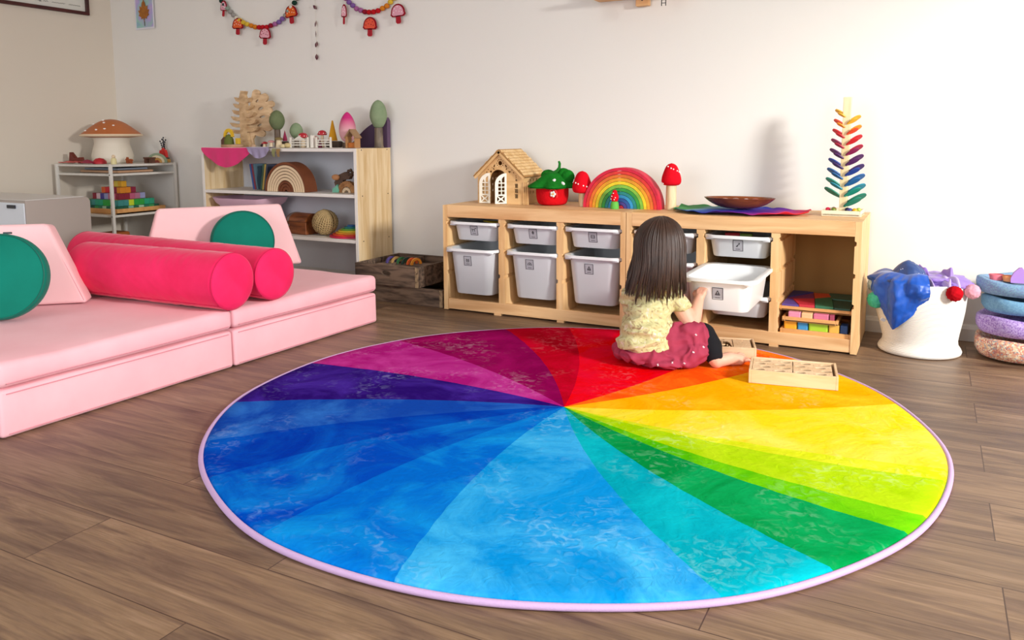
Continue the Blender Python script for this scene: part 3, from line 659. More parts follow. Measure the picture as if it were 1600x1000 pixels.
# mushrooms
m_cap = mat('felt_red_cap', 'd40f20', rough=.95, bump=.2, bscale=80, spec=.1); m_dot = mat('white_dot', 'f7f3ee', rough=.8); m_birch = wood('birch_stem', 'e6cfa6', 'c9a775', stretch=(8, 8, 1.5), scale=6)
def mushroom(x, y, z, rs, hs_, rc, hc, label, seed, mstem=None, mcap=None, group='red toadstools on the cubby units', dots=16, name='toy_mushroom'):
    o = thing(name, label, 'toy mushroom', (x, y, z), 0, group); rnd = random.Random(seed)
    mb = MB(); mb.lathe([(.00001, 0), (rs*.98, 0), (rs, .002), (rs*.97, hs_+.004), (.00001, hs_+.004)], n=20); build('stem', mb, mstem or m_birch, o, smooth=.9)
    mb = MB(); pf = [(.00001, hs_), (rc*.8, hs_+hc*.0), (rc*.97, hs_+hc*.12), (rc, hs_+hc*.27), (rc*.92, hs_+hc*.45), (rc*.74, hs_+hc*.66), (rc*.60, hs_+hc*.84), (rc*.36, hs_+hc*.96), (.00001, hs_+hc)]
    mb.lathe(pf, n=24); cp = build('cap', mb, mcap or m_cap, o, smooth=1.2)
    q = MB()
    for k in range(dots):
        hz = hs_+hc*(.10+.80*((k*.618) % 1)); a = k*2.4+seed; r = rc; zz = hz
        for (ra, za), (rb, zb) in zip(pf[1:], pf[2:]):
            if za <= hz <= zb: r = ra+(rb-ra)*(hz-za)/max(1e-6, zb-za)
        q.ball((r*math.cos(a), r*math.sin(a), zz), rc*.075, 8)
    build('dots', q, m_dot, cp, smooth=1.2); return o
mushroom(.648, -.25, TZ, .017, .062, .048, .105, 'red spotted mushroom on a short peg, between strawberry house and rainbow', 1)
mushroom(1.078, -.25, TZ, .0235, .108, .045, .100, 'red spotted mushroom on a thick birch log, right of the rainbow', 4)
o = thing('toy_mushroom', 'tiny red spotted mushroom doll with a green body before the rainbow', 'toy mushroom', (.835, -.315, TZ), 0)
mb = MB(); mb.lathe([(.00001, 0), (.019, 0), (.0195, .012), (.017, .03), (.013, .034), (.00001, .035)], n=18); build('body', mb, mat('green_paint', '5cb043', rough=.8), o, smooth=1)
mb = MB(); mb.ball((0, 0, .052), (.0195, .0195, .024)); mb.ball((0, 0, .075), (.012, .012, .012)); cp = build('cap', mb, m_cap, o, smooth=1.2)
q = MB()
for (x, z) in ((-.008, .058), (.009, .052), (.0, .072), (-.013, .045), (.004, .043)): q.ball((x, -math.sqrt(max(0, .0193**2-x*x))*.95, z), .0026, 8)
build('dots', q, m_dot, cp, smooth=1.2)

# stacking rainbow: every arch can be lifted off
RB = [('dc143c', 'crimson outermost'), ('e5352b', 'second, scarlet'), ('ee7623', 'third, orange'), ('f3a51f', 'fourth, amber'), ('f6d824', 'fifth, yellow'), ('86c440', 'sixth, light green'), ('2f9e3c', 'seventh, green'), ('1c8f8a', 'eighth, teal'), ('2e9bd2', 'ninth, sky blue'), ('2457a6', 'tenth, blue'), ('4a3d92', 'eleventh, purple')]
R0 = .186; tk = .0138
for i, (c, nm) in enumerate(RB):
    ro = R0-i*.0156; mb = MB(); mb.arch(ro, ro-tk, XZ(.853, -.285, TZ), .07, n=40)
    build('rainbow_arch', mb, mat('arch_'+c, c, rough=.6, var=.3, vscale=25), None, smooth=.8, label='%s arch of the painted wooden rainbow' % nm, cat='toy arch', group='arches of the painted rainbow')
mb = MB(); ro = R0-11*.0156-.001; mb.arch(ro, .0002, XZ(.853, -.285, TZ), .07, n=24); build('rainbow_arch', mb, mat('arch_core', 'b4243c', rough=.6), None, smooth=.8, label='dark red solid half-disc at the heart of the painted rainbow', cat='toy arch', group='arches of the painted rainbow')

# rainbow silk and bowl
def silkmat():
    m = mat('rainbow_silk', 'ffffff', rough=.7, spec=.2); nt = m.node_tree; L = nt.links.new; N = nt.nodes.new; b = nt.nodes['Principled BSDF']
    tc = N('ShaderNodeTexCoord'); sp = N('ShaderNodeSeparateXYZ'); L(tc.outputs['Object'], sp.inputs[0])
    r = N('ShaderNodeValToRGB'); e = r.color_ramp.elements; mr = N('ShaderNodeMapRange'); mr.inputs[1].default_value = 1.10; mr.inputs[2].default_value = 1.66
    ad = N('ShaderNodeMath'); ad.operation = 'MULTIPLY_ADD'; ad.inputs[1].default_value = -.55; L(sp.outputs[1], ad.inputs[0]); L(sp.outputs[0], ad.inputs[2])
    ns = N('ShaderNodeTexNoise'); ns.inputs['Scale'].default_value = 7; L(tc.outputs['Object'], ns.inputs[0]); a2 = N('ShaderNodeMath'); a2.operation = 'MULTIPLY_ADD'; a2.inputs[1].default_value = .08; L(ns.outputs[0], a2.inputs[0]); L(ad.outputs[0], a2.inputs[2])
    mr.inputs[1].default_value = 1.34; mr.inputs[2].default_value = 1.86
    L(a2.outputs[0], mr.inputs[0]); L(mr.outputs[0], r.inputs[0])
    e[0].position = 0; e[0].color = (*lin('3f8a4a'), 1); e[1].position = 1; e[1].color = (*lin('e0242c'), 1)
    for p_, c in ((.12, '6f9cb8'), (.22, '1e50a8'), (.36, '1c34a0'), (.5, '46229c'), (.66, '6a1e94'), (.82, 'b81a70'), (.93, 'd82a4a')): q = e.new(p_); q.color = (*lin(c), 1)
    L(r.outputs[0], b.inputs['Base Color']); return m
def silk(u, v):
    x = 1.105+.56*u; yf = -.30-.15*math.sin(PI*min(1, u*1.05))**.7-.02*math.sin(9*u); yb = -.18+.14*math.sin(PI*min(1, u+.1))
    y = yf+(yb-yf)*v
    e_ = min(u, 1-u, v, 1-v); z = TZ+.004+.007*(noise.noise(Vector((x*9, y*9, 3)))+.6)+(.012*max(0, 1-e_*10))*(.5+noise.noise(Vector((x*20, y*20, 1))))
    return (x, max(y, -.455), max(z, TZ+.002))
mb = MB(); mb.sheet(silk, 60, 26, .002); build('play_silk', mb, silkmat(), None, smooth=1.2, label='rainbow play silk spread under the wooden bowl', cat='cloth')
bw = thing('wooden_bowl', 'long shallow brown wooden bowl of small stones on the rainbow silk', 'bowl', (1.375, -.235, TZ+.014), .0)
mb = MB(); prof = [(.00001, 0), (.06, .001), (.10, .012), (.132, .030), (.15, .046), (.153, .049), (.149, .049), (.128, .033), (.095, .017), (.05, .008), (.00001, .007)]
mb.lathe(prof, n=48, sy=.55); build('bowl_shell', mb, wood('walnut', '8a4a26', '5e2d15', stretch=(1.5, 9, 6), scale=5, rough=.25), bw, smooth=1)
for i, (x, y, c, nm) in enumerate(((-.06, .0, 'c98a70', 'pinkish'), (-.02, .02, '8a5a44', 'brown'), (.03, .0, 'e0c8c0', 'white'), (.065, .02, 'b4543c', 'red-brown'), (.0, -.03, 'd8a890', 'tan'))):
    mb = MB(); mb.ball((0, 0, 0), (.02, .015, .011), 12); o = build('pebble', mb, mat('pebble_'+c, c, rough=.4), None, smooth=1.2, label='small %s stone lying in the long wooden bowl' % nm, cat='stone', group='stones in the bowl'); o.location = (1.375+x, -.235+y, TZ+.048); o.rotation_euler = (0, 0, i)

# marble tree
m_lin = wood('linden', 'f2deb4', 'e2c48e', stretch=(8, 8, 1.2), scale=4)
mt = thing('marble_tree', 'tall wooden marble tree with rainbow leaves at the right end of the units', 'marble tree', (1.79, -.20, TZ), -.02)
mb = MB(); mb.box((0, 0, .006), (.150, .150, .012), bev=.002)
for s_ in (-1, 1): mb.box((s_*.072, 0, .013), (.006, .150, .022), bev=.0015); mb.box((0, s_*.072, .013), (.138, .006, .022), bev=.0015)
build('base_tray', mb, mat('pale_beech', 'efe0c0', rough=.5), mt, smooth=0)
mb = MB(); mb.box((0, .0, .25), (.030, .030, .462), bev=.0015); po = build('pole', mb, m_lin, mt, smooth=0)
LC = ['e2b02a', 'f0951e', 'e04a1e', 'cf1822', 'b01038', '8c1550', '531a5e', '3c1f66', '1f3f96', '1c62a0', '1789a0', '0f8f7c', '0a7f66']
def petal(z, side, L_, c, yoff):
    M = Matrix.Translation((side*.004, yoff, z)) @ Matrix.Rotation(math.radians(0 if side > 0 else 180), 4, 'Z') @ Matrix.Rotation(math.radians(-30), 4, 'Y')
    M2 = M @ Matrix.Rotation(math.radians(-28 if side > 0 else 28), 4, 'X')
    pl = [(L_*(1-math.cos(t))/2,   .235*L_*math.sin(t)*(1-.25*math.cos(t))) for t in [PI*i/12 for i in range(13)]] + [(L_*(1-math.cos(t))/2, -.235*L_*math.sin(t)*(1-.25*math.cos(t))) for t in [PI*(12-i)/12 for i in range(1, 12)]]
    mb = MB(); mb.prism(pl, M2, .0045); return build('leaf', mb, mat('leaf_'+c, c, rough=.55), mt, smooth=.5)
for k in range(9):
    f = k/8; z = .405-.042*k; c1 = LC[min(12, int(f*12))]; c2 = LC[min(12, int(f*12+.6))]; L_ = .052+.036*f
    petal(z, -1, L_*.95, c2 if k else c1, -.004); petal(z-.006, -1, L_*.66, c1, -.024) if k < 8 else None
    if k < 8 or True: petal(z-.028, 1, L_*1.06, c1, .010); petal(z-.034, 1, L_*.86, c2, -.020)
for i, (x, y, c, nm) in enumerate(((-.055, -.035, 'c81840', 'crimson'), (-.035, -.01, '7a3a22', 'brown'), (-.032, -.05, '6a7a20', 'olive'), (.030, -.045, '4a4a90', 'indigo'), (.018, -.02, '23234a', 'navy'), (.048, -.05, 'e8a81c', 'amber'), (.060, -.02, 'b4c84a', 'lime green'))):
    mb = MB(); mb.ball((0, 0, 0), .0105, 16); o = build('marble', mb, mat('bead_'+c, c, rough=.25), None, smooth=1.3, label='%s ball in the tray of the marble tree' % nm, cat='ball', group='balls in the marble tree tray'); o.location = (1.79+x, -.20+y, TZ+.0235)
# ------------------------------------------------------------------ bookcase on the back wall
BX0, BX1, BF, BZ = -1.800, -.626, -.33, .792
m_bs = wood('bookcase_side', 'e4cba2', 'cdab78', stretch=(10, 10, 1), scale=3)
m_bw = mat('bookcase_white', 'ece6df', rough=.5); m_bb = mat('bookcase_back', 'd6d8de', rough=.7); m_scr = mat('screw', '3a2c22', rough=.5)
bc = thing('bookcase', 'low open bookcase with knotty wood sides and white shelves by the back wall', 'bookcase', (0, 0, 0))
for x in (BX0, BX1-.018):
    mb = MB(); mb.box((x+.009, BF/2-.01, BZ/2), (.018, -BF-.026, BZ-.002)); sd = build('side_panel', mb, m_bs, bc, smooth=0)
    if x > -1:
        q = MB()
        for z in (BZ-.01, .533, .285):
            for y in (-.285, -.055): q.cyl((x+.0175, y, z), (x+.0192, y, z), .0035, n=8)
        build('screw', q, m_scr, sd, smooth=0)
    q = MB(); q.box((x+.009, BF+.0015, BZ/2), (.018, .003, BZ-.002)); build('edge_strip', q, m_bw, bc, smooth=0, label='white front edge')
for z, t in ((BZ-.010, .018), (.533, .018), (.285, .018), (.05, .018)):
    mb = MB(); mb.box(((BX0+BX1)/2, BF/2-.008, z), (BX1-BX0-.038, -BF-.022, t), bev=.001); build('shelf', mb, m_bw, bc, smooth=0)
mb = MB(); mb.box(((BX0+BX1)/2, -.018, BZ/2), (BX1-BX0-.038, .005, BZ-.04)); build('back_panel', mb, m_bb, bc, smooth=0)
SZ1, SZ2, SZ3 = BZ, .5425, .2945

# --- big wooden tree with jagged branches
m_tw = wood('basswood', 'd9b98e', 'b8936a', stretch=(4, 4, 10), scale=4)
wt = thing('wooden_tree', 'large pale jagged wooden tree at the left end of the bookcase top', 'wooden tree', (-1.61, -.17, SZ1+.001), 0)
def jag(levels, w0, wtop, side, h0, h1):
    P = []; n = levels
    for i in range(n):
        z = h0+(h1-h0)*i/n; z2 = h0+(h1-h0)*(i+.62)/n; wd = w0+(wtop-w0)*i/n
        P += [(side*.026, z), (side*wd*.55, z-.002), (side*wd*.82, z+.006), (side*wd*1.02, z+.028), (side*wd*.72, z+.024), (side*wd*.45, z+.020), (side*.03, z2-.006)]
    return P
ol = [(-.05, 0), (.05, 0), (.034, .05), (.028, .09)]+jag(5, .115, .05, 1, .095, .315)+[(.02, .315), (.030, .338), (-.012, .342), (-.02, .318)]+[(x, z) for x, z in reversed(jag(6, .125, .055, -1, .085, .315))]+[(-.03, .06)]
mb = MB(); mb.prism(ol, XZ(0, 0, 0), .022)
build('trunk_board', mb, m_tw, wt, smooth=0)
ol2 = [(.0, .0), (.035, .0), (.03, .06)]+[(a, b) for a, b in ((.05, .07), (.085, .085), (.12, .10), (.125, .13), (.10, .14), (.14, .15), (.165, .17), (.16, .20), (.125, .20), (.10, .19), (.13, .215), (.155, .24), (.15, .265), (.115, .262), (.095, .245), (.11, .28), (.10, .31), (.06, .31), (.04, .29), (.02, .25), (.0, .2))]
M = Matrix.Translation((.012, .030, 0)) @ Matrix.Rotation(math.radians(22), 4, 'Z') @ XZ(0, 0, 0)
ol2 = [(.0, .0), (.034, .0), (.030, .05), (.045, .075)]
for (lx, lz, lr) in ((.085, .085, .022), (.125, .125, .028), (.155, .175, .026), (.130, .222, .026), (.150, .262, .020), (.105, .300, .028), (.06, .325, .024)):
    a0_, a1_ = (-100, 70) if lx > .07 else (-20, 150)
    for i in range(7): a_ = math.radians(a0_+(a1_-a0_)*i/6); ol2.append((lx+lr*math.cos(a_), lz+lr*math.sin(a_)))
ol2 += [(.03, .30), (.018, .24), (.0, .2)]
plate('cross_board', ol2, [ell(.075, .135, .016, .007, rot=.5), ell(.095, .185, .018, .007, rot=.2), ell(.085, .235, .018, .008, rot=.4), ell(.065, .28, .012, .006, rot=.8)], .022, M, m_tw, wt)
# --- round lollipop trees
def loltree(x, y, rt_, ht, rx, rz, mc, mtr, label):
    o = thing('toy_tree', label, 'toy tree', (x, y, SZ1+.001), 0)
    mb = MB(); mb.lathe([(.00001, 0), (rt_*1.15, 0), (rt_, .01), (rt_*.92, ht), (.00001, ht+.004)], n=16); build('trunk', mb, mtr, o, smooth=.9)
    mb = MB(); mb.lathe([(.00001, ht-.004), (rx*.55, ht), (rx*.9, ht+rz*.28), (rx, ht+rz*.42), (rx*.93, ht+rz*.62), (rx*.72, ht+rz*.82), (rx*.4, ht+rz*.96), (.00001, ht+rz)], n=28); build('crown', mb, mc, o, smooth=1.3)
    return o
m_sage = mat('sage_felt', '8d9d7c', rough=.95, var=.4, vscale=20, c2='7d8f6e', spec=.1); m_moss = mat('moss_felt', '75805c', rough=.95, var=.4, vscale=20, c2='667050', spec=.1); m_trk = wood('bark', '6e5a48', '3f3026', stretch=(10, 10, 2), scale=6)
loltree(-1.335, -.17, .019, .105, .047, .115, m_moss, m_trk, 'round mossy green felt tree just right of the big jagged wooden tree')
loltree(-1.225, -.13, .014, .055, .040, .090, m_sage, m_trk, 'smaller sage felt tree behind the toadstools')
loltree(-.650, -.095, .025, .110, .050, .155, m_sage, wood('bark_grey', '7a6a58', '4c4034', stretch=(10, 10, 2), scale=6), 'tall sage egg-shaped tree at the right end of the bookcase top')
# --- pink egg tree
m_egg = mat('pink_ombre', 'd23a80', rough=.6); nt = m_egg.node_tree; tc = nt.nodes.new('ShaderNodeTexCoord'); sp = nt.nodes.new('ShaderNodeSeparateXYZ'); nt.links.new(tc.outputs['Object'], sp.inputs[0])
r = nt.nodes.new('ShaderNodeValToRGB'); e = r.color_ramp.elements; mr = nt.nodes.new('ShaderNodeMapRange'); mr.inputs[1].default_value = .085; mr.inputs[2].default_value = .185; nt.links.new(sp.outputs[2], mr.inputs[0]); nt.links.new(mr.outputs[0], r.inputs[0])
e[0].position = .1; e[0].color = (*lin('d9a0a6'), 1); e[1].position = .8; e[1].color = (*lin('c81c74'), 1); nt.links.new(r.outputs[0], nt.nodes['Principled BSDF'].inputs['Base Color'])
o = thing('egg_tree', 'pink egg-shaped wooden tree shading to magenta, behind the little barn', 'toy tree', (-.785, -.20, SZ1+.001), 0)
mb = MB(); mb.lathe([(.00001, 0), (.03, 0), (.03, .03), (.00001, .03)], n=20); build('base', mb, m_trk, o)
mb = MB(); mb.lathe([(.00001, .028), (.024, .032), (.042, .058), (.049, .09), (.046, .125), (.034, .162), (.018, .186), (.006, .197), (.00001, .198)], n=32); build('crown', mb, m_egg, o, smooth=1.3)
# --- yellow cone
mb = MB(); mb.lathe([(.027, 0), (.026, .002), (.004, .112), (.00001, .115)], n=20); o = build('felt_cone', mb, mat('mustard_felt', 'd6991c', rough=.95), None, smooth=.9, label='tall mustard yellow cone between the two picket fences', cat='toy cone'); o.location = (-.90, -.19, SZ1+.04)
o.parent = None
mb = MB(); mb.box((0, 0, .019), (.10, .05, .036), bev=.012); o = build('wooden_block', mb, mat('dark_bark', '4a3c30', rough=.8), None, smooth=.8, label='dark wooden stump block carrying the mustard yellow cone', cat='wooden block'); o.location = (-.89, -.19, SZ1+.0015)
# --- sunflower figure and small things on a pale log slice
lg = thing('log_slice', 'pale oval log slice under the yellow sunflower figure', 'log slice', (-1.63, -.245, SZ1+.003), 0)
mb = MB(); mb.lathe([(.00001, 0), (.078, 0), (.082, .004), (.080, .017), (.00001, .018)], n=32, sy=.55); build('slice', mb, mat('pale_log', 'c3a07a', rough=.8, var=.4, vscale=30), lg)
o = thing('sunflower_toy', 'yellow toothed half-round sunflower toy on the pale log slice', 'toy flower', (-1.655, -.245, SZ1+.0215), 0)
mb = MB(); M = XZ(0, -.006, .052)
P = []
for i in range(29):
    a = -.25+(PI+.5)*i/28; rr = .042 if i % 2 else .036; P.append((rr*math.cos(a), rr*math.sin(a)))
P += [(.022*math.cos(PI+.25-(PI+.5)*i/14), .022*math.sin(PI+.25-(PI+.5)*i/14)) for i in range(15)]
mb.prism(P, M, .012); build('petal_ring', mb, mat('sun_yellow', 'e3bb2a', rough=.8), o, smooth=0)
mb = MB(); mb.lathe([(.00001, 0), (.030, 0), (.027, .03), (.015, .055), (.00001, .06)], n=20); build('body', mb, mat('olive_paint', '5f6a28', rough=.8), o)
o = blk(-1.575, -.25, SZ1+.040, (.024, .02, .036), 'd9b52c', 'yellow oval wooden piece right of the sunflower toy on the log', name='wooden_piece', cat='wooden piece')
mb = MB(); mb.prism([(-.03, 0), (.03, 0), (.03, .045), (0, .07), (-.03, .045)], XZ(0, 0, 0), .03); o = build('house_block', mb, mat('brown_paint', '6b4a3a', rough=.8), None, smooth=0, label='plain brown pointed house block at the far left of the bookcase top', cat='wooden block'); o.location = (-1.742, -.20, SZ1+.002)
# --- toadstools
m_redp = mat('red_paint', 'b31c2a', rough=.45); m_pinkp = mat('dusty_pink_paint', 'c98a86', rough=.6); m_cream = mat('cream_wood', 'dcc7a4', rough=.6)
def toad(x, y, rs, hs2, rc, hc, mcap, label, dots=8, z=SZ1+.001):
    o = thing('toadstool', label, 'toy mushroom', (x, y, z), 0)
    mb = MB(); mb.lathe([(.00001, 0), (rs*1.2, 0), (rs*1.1, hs2*.3), (rs*.8, hs2+.003), (.00001, hs2+.004)], n=16); build('stem', mb, m_cream, o)
    mb = MB(); mb.lathe([(.00001, hs2+.002), (rc*.9, hs2), (rc, hs2+hc*.2), (rc*.85, hs2+hc*.6), (rc*.5, hs2+hc*.92), (.00001, hs2+hc)], n=22); c = build('cap', mb, mcap, o, smooth=1.2)
    if dots:
        q = MB()
        for k in range(dots): a = k*2.4; e_ = .25+.5*((k*.618) % 1); q.ball((rc*.93*math.cos(a)*math.cos(e_), rc*.93*math.sin(a)*math.cos(e_), hs2+hc*(.15+.8*math.sin(e_))), rc*.09, 8)
        build('dots', q, m_dot, c)
toad(-1.235, -.265, .017, .044, .026, .018, mat('olive_cap', '7c6a3c', rough=.7), 'stout toadstool with an olive cap near the left picket fence', 0)
toad(-1.125, -.185, .012, .055, .031, .032, m_redp, 'red spotted toadstool before the sage felt tree')
toad(-1.355, -.255, .011, .022, .020, .014, m_redp, 'tiny dark red toadstool at the right end of the log slice', 5)
toad(-1.29, -.27, .011, .030, .022, .014, m_pinkp, 'dusty pink toadstool with a pale stem left of the olive one', 0)
toad(-.985, -.18, .009, .070, .029, .030, m_redp, 'tall red spotted toadstool between the two picket fences')
toad(-1.065, -.15, .010, .045, .022, .022, m_pinkp, 'dusty pink toadstool behind the left picket fence', 0)
mb = MB(); mb.lathe([(.00001, 0), (.014, 0), (.011, .02), (.0005, .062)], n=14); o = build('gnome_hat', mb, mat('plum_felt', '8c2446', rough=.95), None, label='small plum pointed gnome standing above the olive toadstool', cat='toy gnome'); o.location = (-1.235, -.215, SZ1+.040)
mb = MB(); mb.box((0, 0, .0185), (.04, .03, .037), bev=.008); o = build('wooden_block', mb, mat('dark_bark', '4a3c30'), None, smooth=.8, label='dark bark block under the small plum gnome', cat='wooden block'); o.location = (-1.235, -.2145, SZ1+.0015)
mb = MB(); mb.lathe([(.00001, 0), (.012, 0), (.010, .02), (.0005, .05)], n=14); o = build('gnome_hat', mb, mat('plum_felt2', '6c1c3c', rough=.95), None, label='tiny plum pointed gnome left of the mustard cone', cat='toy gnome'); o.location = (-.955, -.235, SZ1+.001)
# small ladybird-like seeds and bits
for i, (x, y, r_, c, nm) in enumerate(((-1.43, -.27, .013, 'c0a080', 'beige acorn piece beside the log slice'), (-1.395, -.225, .016, '3a2a2a', 'dark round acorn cap behind the tiny toadstool'), (-1.185, -.285, .014, 'd9c79a', 'cream pebble left of the left picket fence'), (-1.16, -.275, .018, 'c8b27c', 'tan pebble touching the left picket fence'))):
    mb = MB(); mb.ball((0, 0, 0), (r_*1.3, r_, r_*.8), 12); o = build('acorn', mb, mat('seed_'+c, c, rough=.7), None, smooth=1.2, label=nm, cat='toy acorn'); o.location = (x, y, SZ1+.001+r_*.8)
# --- picket fences
def fence(x0, x1, y, label):
    o = thing('picket_fence', label, 'toy fence', (x0, y, SZ1+.001), 0, 'white toy fences'); L_ = x1-x0
    m = mat('fence_white', 'e3ddd0', rough=.6)
    for x in (0.004, L_-.004): mb = MB(); mb.box((x, 0, .030), (.011, .010, .060), bev=.002); build('post', mb, m, o, smooth=0)
    for z in (.016, .030, .044): mb = MB(); mb.box((L_/2, -.002, z), (L_-.01, .004, .006)); build('rail', mb, m, o, smooth=0)
    return o
f1 = fence(-1.145, -1.01, -.27, 'white toy fence with a pointed gate, the left one on the bookcase')
mb = MB(); mb.prism([(.03, .048), (.105, .048), (.068, .068)], XZ(0, -.002, 0), .004); build('gate_arch', mb, mat('fence_white', 'e3ddd0'), f1, smooth=0)
fence(-.955, -.845, -.27, 'white toy fence in front of the mustard cone')
o = blk(-.985, -.262, SZ1+.037, (.020, .018, .070), 'efe9de', 'white wooden peg post standing between the two toy fences', name='wooden_peg', cat='wooden peg')
# --- little barn
o = thing('toy_barn', 'tiny open wooden barn at the right end of the bookcase top', 'toy barn', (-.70, -.262, SZ1+.001), 0)
for s_ in (-1, 1):
    mb = MB(); mb._add(_boxm(Matrix.Translation((0, 0, .098)) @ Matrix.Rotation(s_*.85, 4, 'Y') @ Matrix.Translation((s_*.028, 0, 0)), (.062, .055, .006)), 0); build('roof_board', mb, mat('barn_roof', '9c7a58', rough=.8), o, smooth=0)
    mb = MB(); mb.box((s_*.030, 0, .032), (.006, .045, .064)); build('side_wall', mb, mat('barn_wood', 'b08050', rough=.8), o, smooth=0)
mb = MB(); mb.box((0, .0, .015), (.05, .03, .030), bev=.006); build('hay', mb, mat('hay', 'b86a2c', rough=.9), o)
# --- purple hill arch boards behind the right tree
mb = MB(); mb.prism([(-.13*1, 0)]+[(-.13+.20*t, .03+.115*math.sin(PI/2*t)) for t in [i/10 for i in range(11)]]+[(.07, 0)], XZ(0, 0, 0), .03)
o = build('hill_block', mb, mat('dusk_purple', '4a3450', rough=.8), None, smooth=.5, label='dark plum hill-shaped block behind the right end trees', cat='wooden block'); o.location = (-.74, -.050, SZ1+.001)
mb = MB(); mb.prism([(-.045, 0), (.032, 0), (.032, .15), (.022, .168), (-.0, .172), (-.04, .15)], XZ(0, 0, 0), .03)
o = build('hill_block', mb, mat('dusk_violet', '5d4560', rough=.8), None, smooth=.5, label='tall violet rounded block at the right corner of the bookcase top', cat='wooden block'); o.location = (-.533, -.14, SZ1+.001)
o.location = (-.660, -.045, SZ1+.001)
# --- silks hanging over the front edge of the bookcase
m_fuch = mat('fuchsia_silk', 'e02a74', rough=.45, sheen=.3); m_lil = mat('lilac_silk', '9a8fae', rough=.45, sheen=.3)
def hang(u, v):
    x = -1.785+.42*u; dep = .012+.105*(max(0, math.sin(PI*min(1, u*1.02)))**.8)*(1-.25*abs(u-.45))
    if v < .3: y = -.24-.095*(v/.3); z = SZ1+.0022+.001*math.sin(20*u)
    else: k = (v-.3)/.7; y = -.337-.003*math.sin(25*u)*k-.004; z = SZ1+.0022-dep*k
    return (x, y-.0, z)
mb = MB(); mb.sheet(hang, 40, 16, .0015); build('pink_silk', mb, m_fuch, None, smooth=1.3, label='fuchsia silk draped over the left front edge of the bookcase', cat='cloth')
def hang2(u, v):
    x = -1.42+.17*u+.02*v; dep = .01+.055*math.sin(PI*u)**.7
    if v < .3: y = -.27-.07*(v/.3); z = SZ1+.006
    else: k = (v-.3)/.7; y = -.347-.004*math.sin(22*u)*k; z = SZ1+.006-dep*k
    return (x, y, z)
mb = MB(); mb.sheet(hang2, 24, 12, .0015); build('lilac_silk', mb, m_lil, None, smooth=1.3, label='small grey-lilac silk hanging beside the fuchsia one', cat='cloth')
for i, (x, c, nm) in enumerate(((-1.205, '8a8a5c', 'olive'), (-1.17, '9a7a4c', 'tan'))):
    mb = MB(); mb.sheet(lambda u, v: (x+(-.5+u)*.03*(1-v*.6), -.338-.006*math.sin(3*v), SZ1-.003-.045*v), 4, 6, .003)
    build('felt_leaf', mb, mat('leaf_'+c, c, rough=.9), None, label='%s felt leaf hanging over the shelf edge below the left fence' % nm, cat='felt leaf', group='felt leaves on the shelf edge')

# --- middle shelf: wedge boards, brown rainbow, hedgehog
bks = [('33508a', 'blue'), ('7a2c3c', 'maroon'), ('4f6a78', 'slate'), ('3c5a46', 'dark green'), ('b89a4e', 'ochre'), ('3a3f52', 'navy')]
for i, (c, nm) in enumerate(bks):
    tilt = -.16 if i < 3 else .18
    mb = MB(); mb.box((0, 0, .078), (.012, .10, .152), bev=.001); o = build('thin_book', mb, mat('book_'+c, c, rough=.6), None, smooth=0, label='%s thin book leaning beside the brown wooden rainbow' % nm, cat='book', group='thin books on the bookcase')
    o.location = (-1.372+i*.0205, -.19, SZ2+.003); o.rotation_euler = (0, tilt if i < 3 else tilt, 0)
    o.location.y = -.21
    if i < 3: o.location.x = -1.452+i*.0145
    else: o.location.x = -1.425+.030+(i-3)*.0145
m_arc = mat('natural_arch', 'e2c6a2', rough=.6); m_arcd = mat('brown_arch', '7c4322', rough=.6, var=.4, vscale=12, c2='683418')
rc = (-1.165, -.30)
for i in range(9):
    ro = .158-i*.0166; mb = MB(); mb.arch(ro, max(.0002, ro-.0142), XZ(rc[0], rc[1]+.0035, SZ2+.001)  @ Matrix.Diagonal((1, 1.07, 1, 1)), .085, n=30)
    nmz = ('outermost', 'second', 'third', 'fourth', 'fifth', 'sixth', 'seventh', 'eighth', 'innermost')[i]
    o = build('rainbow_arch', mb, m_arcd, None, smooth=.8, label='%s arch of the natural brown wooden rainbow' % nmz, cat='toy arch', group='arches of the brown rainbow')
    if i < 8:
        q = MB(); q.arch(ro-.0006, ro-.0136, XZ(rc[0], rc[1], SZ2+.001) @ Matrix.Diagonal((1, 1.07, 1, 1)), .003, n=30); build('pale_face', q, m_arc if 0 < i < 6 else m_arcd, o, smooth=.8)
hg = thing('puzzle_animal', 'carved wooden hedgehog puzzle with a green leaf, right end of the middle shelf', 'wooden animal', (-.80, -.22, SZ2+.001), 0)
def ringpoly(ro, ri, cx, cz, teeth=0):
    P = []; n = 24
    for i in range(n+1): a = PI*i/n; r_ = ro*(1.07 if teeth and i % 2 else 1); P.append((cx+r_*math.cos(a), cz+r_*math.sin(a)))
    for i in range(n+1): a = PI-PI*i/n; P.append((cx+ri*math.cos(a), cz+ri*math.sin(a)))
    return P
mb = MB(); mb.prism(ringpoly(.062, .034, .02, 0, 1), XZ(0, -.01, 0), .03); build('body_arch', mb, wood('carved_wood', 'b98450', '8a5a30', stretch=(6, 6, 6), scale=5), hg, smooth=0)
mb = MB(); mb.arch(.030, .014, XZ(.02, -.012, 0), .03, n=20); build('inner_arch', mb, m_arc, hg)
mb = MB(); mb.prism([(-.075, .055), (-.05, .095), (0, .115), (.045, .10), (.03, .075), (-.01, .07), (-.04, .02), (-.065, .03)], XZ(0, .0, 0), .028); build('back_piece', mb, mat('dark_carved', '5a4436', rough=.8), hg, smooth=0)
mb = MB(); mb.ball((-.055, -.008, .085), (.028, .014, .017), 14); build('head', mb, mat('tan_carved', 'c48a5a', rough=.6), hg, smooth=1.2)
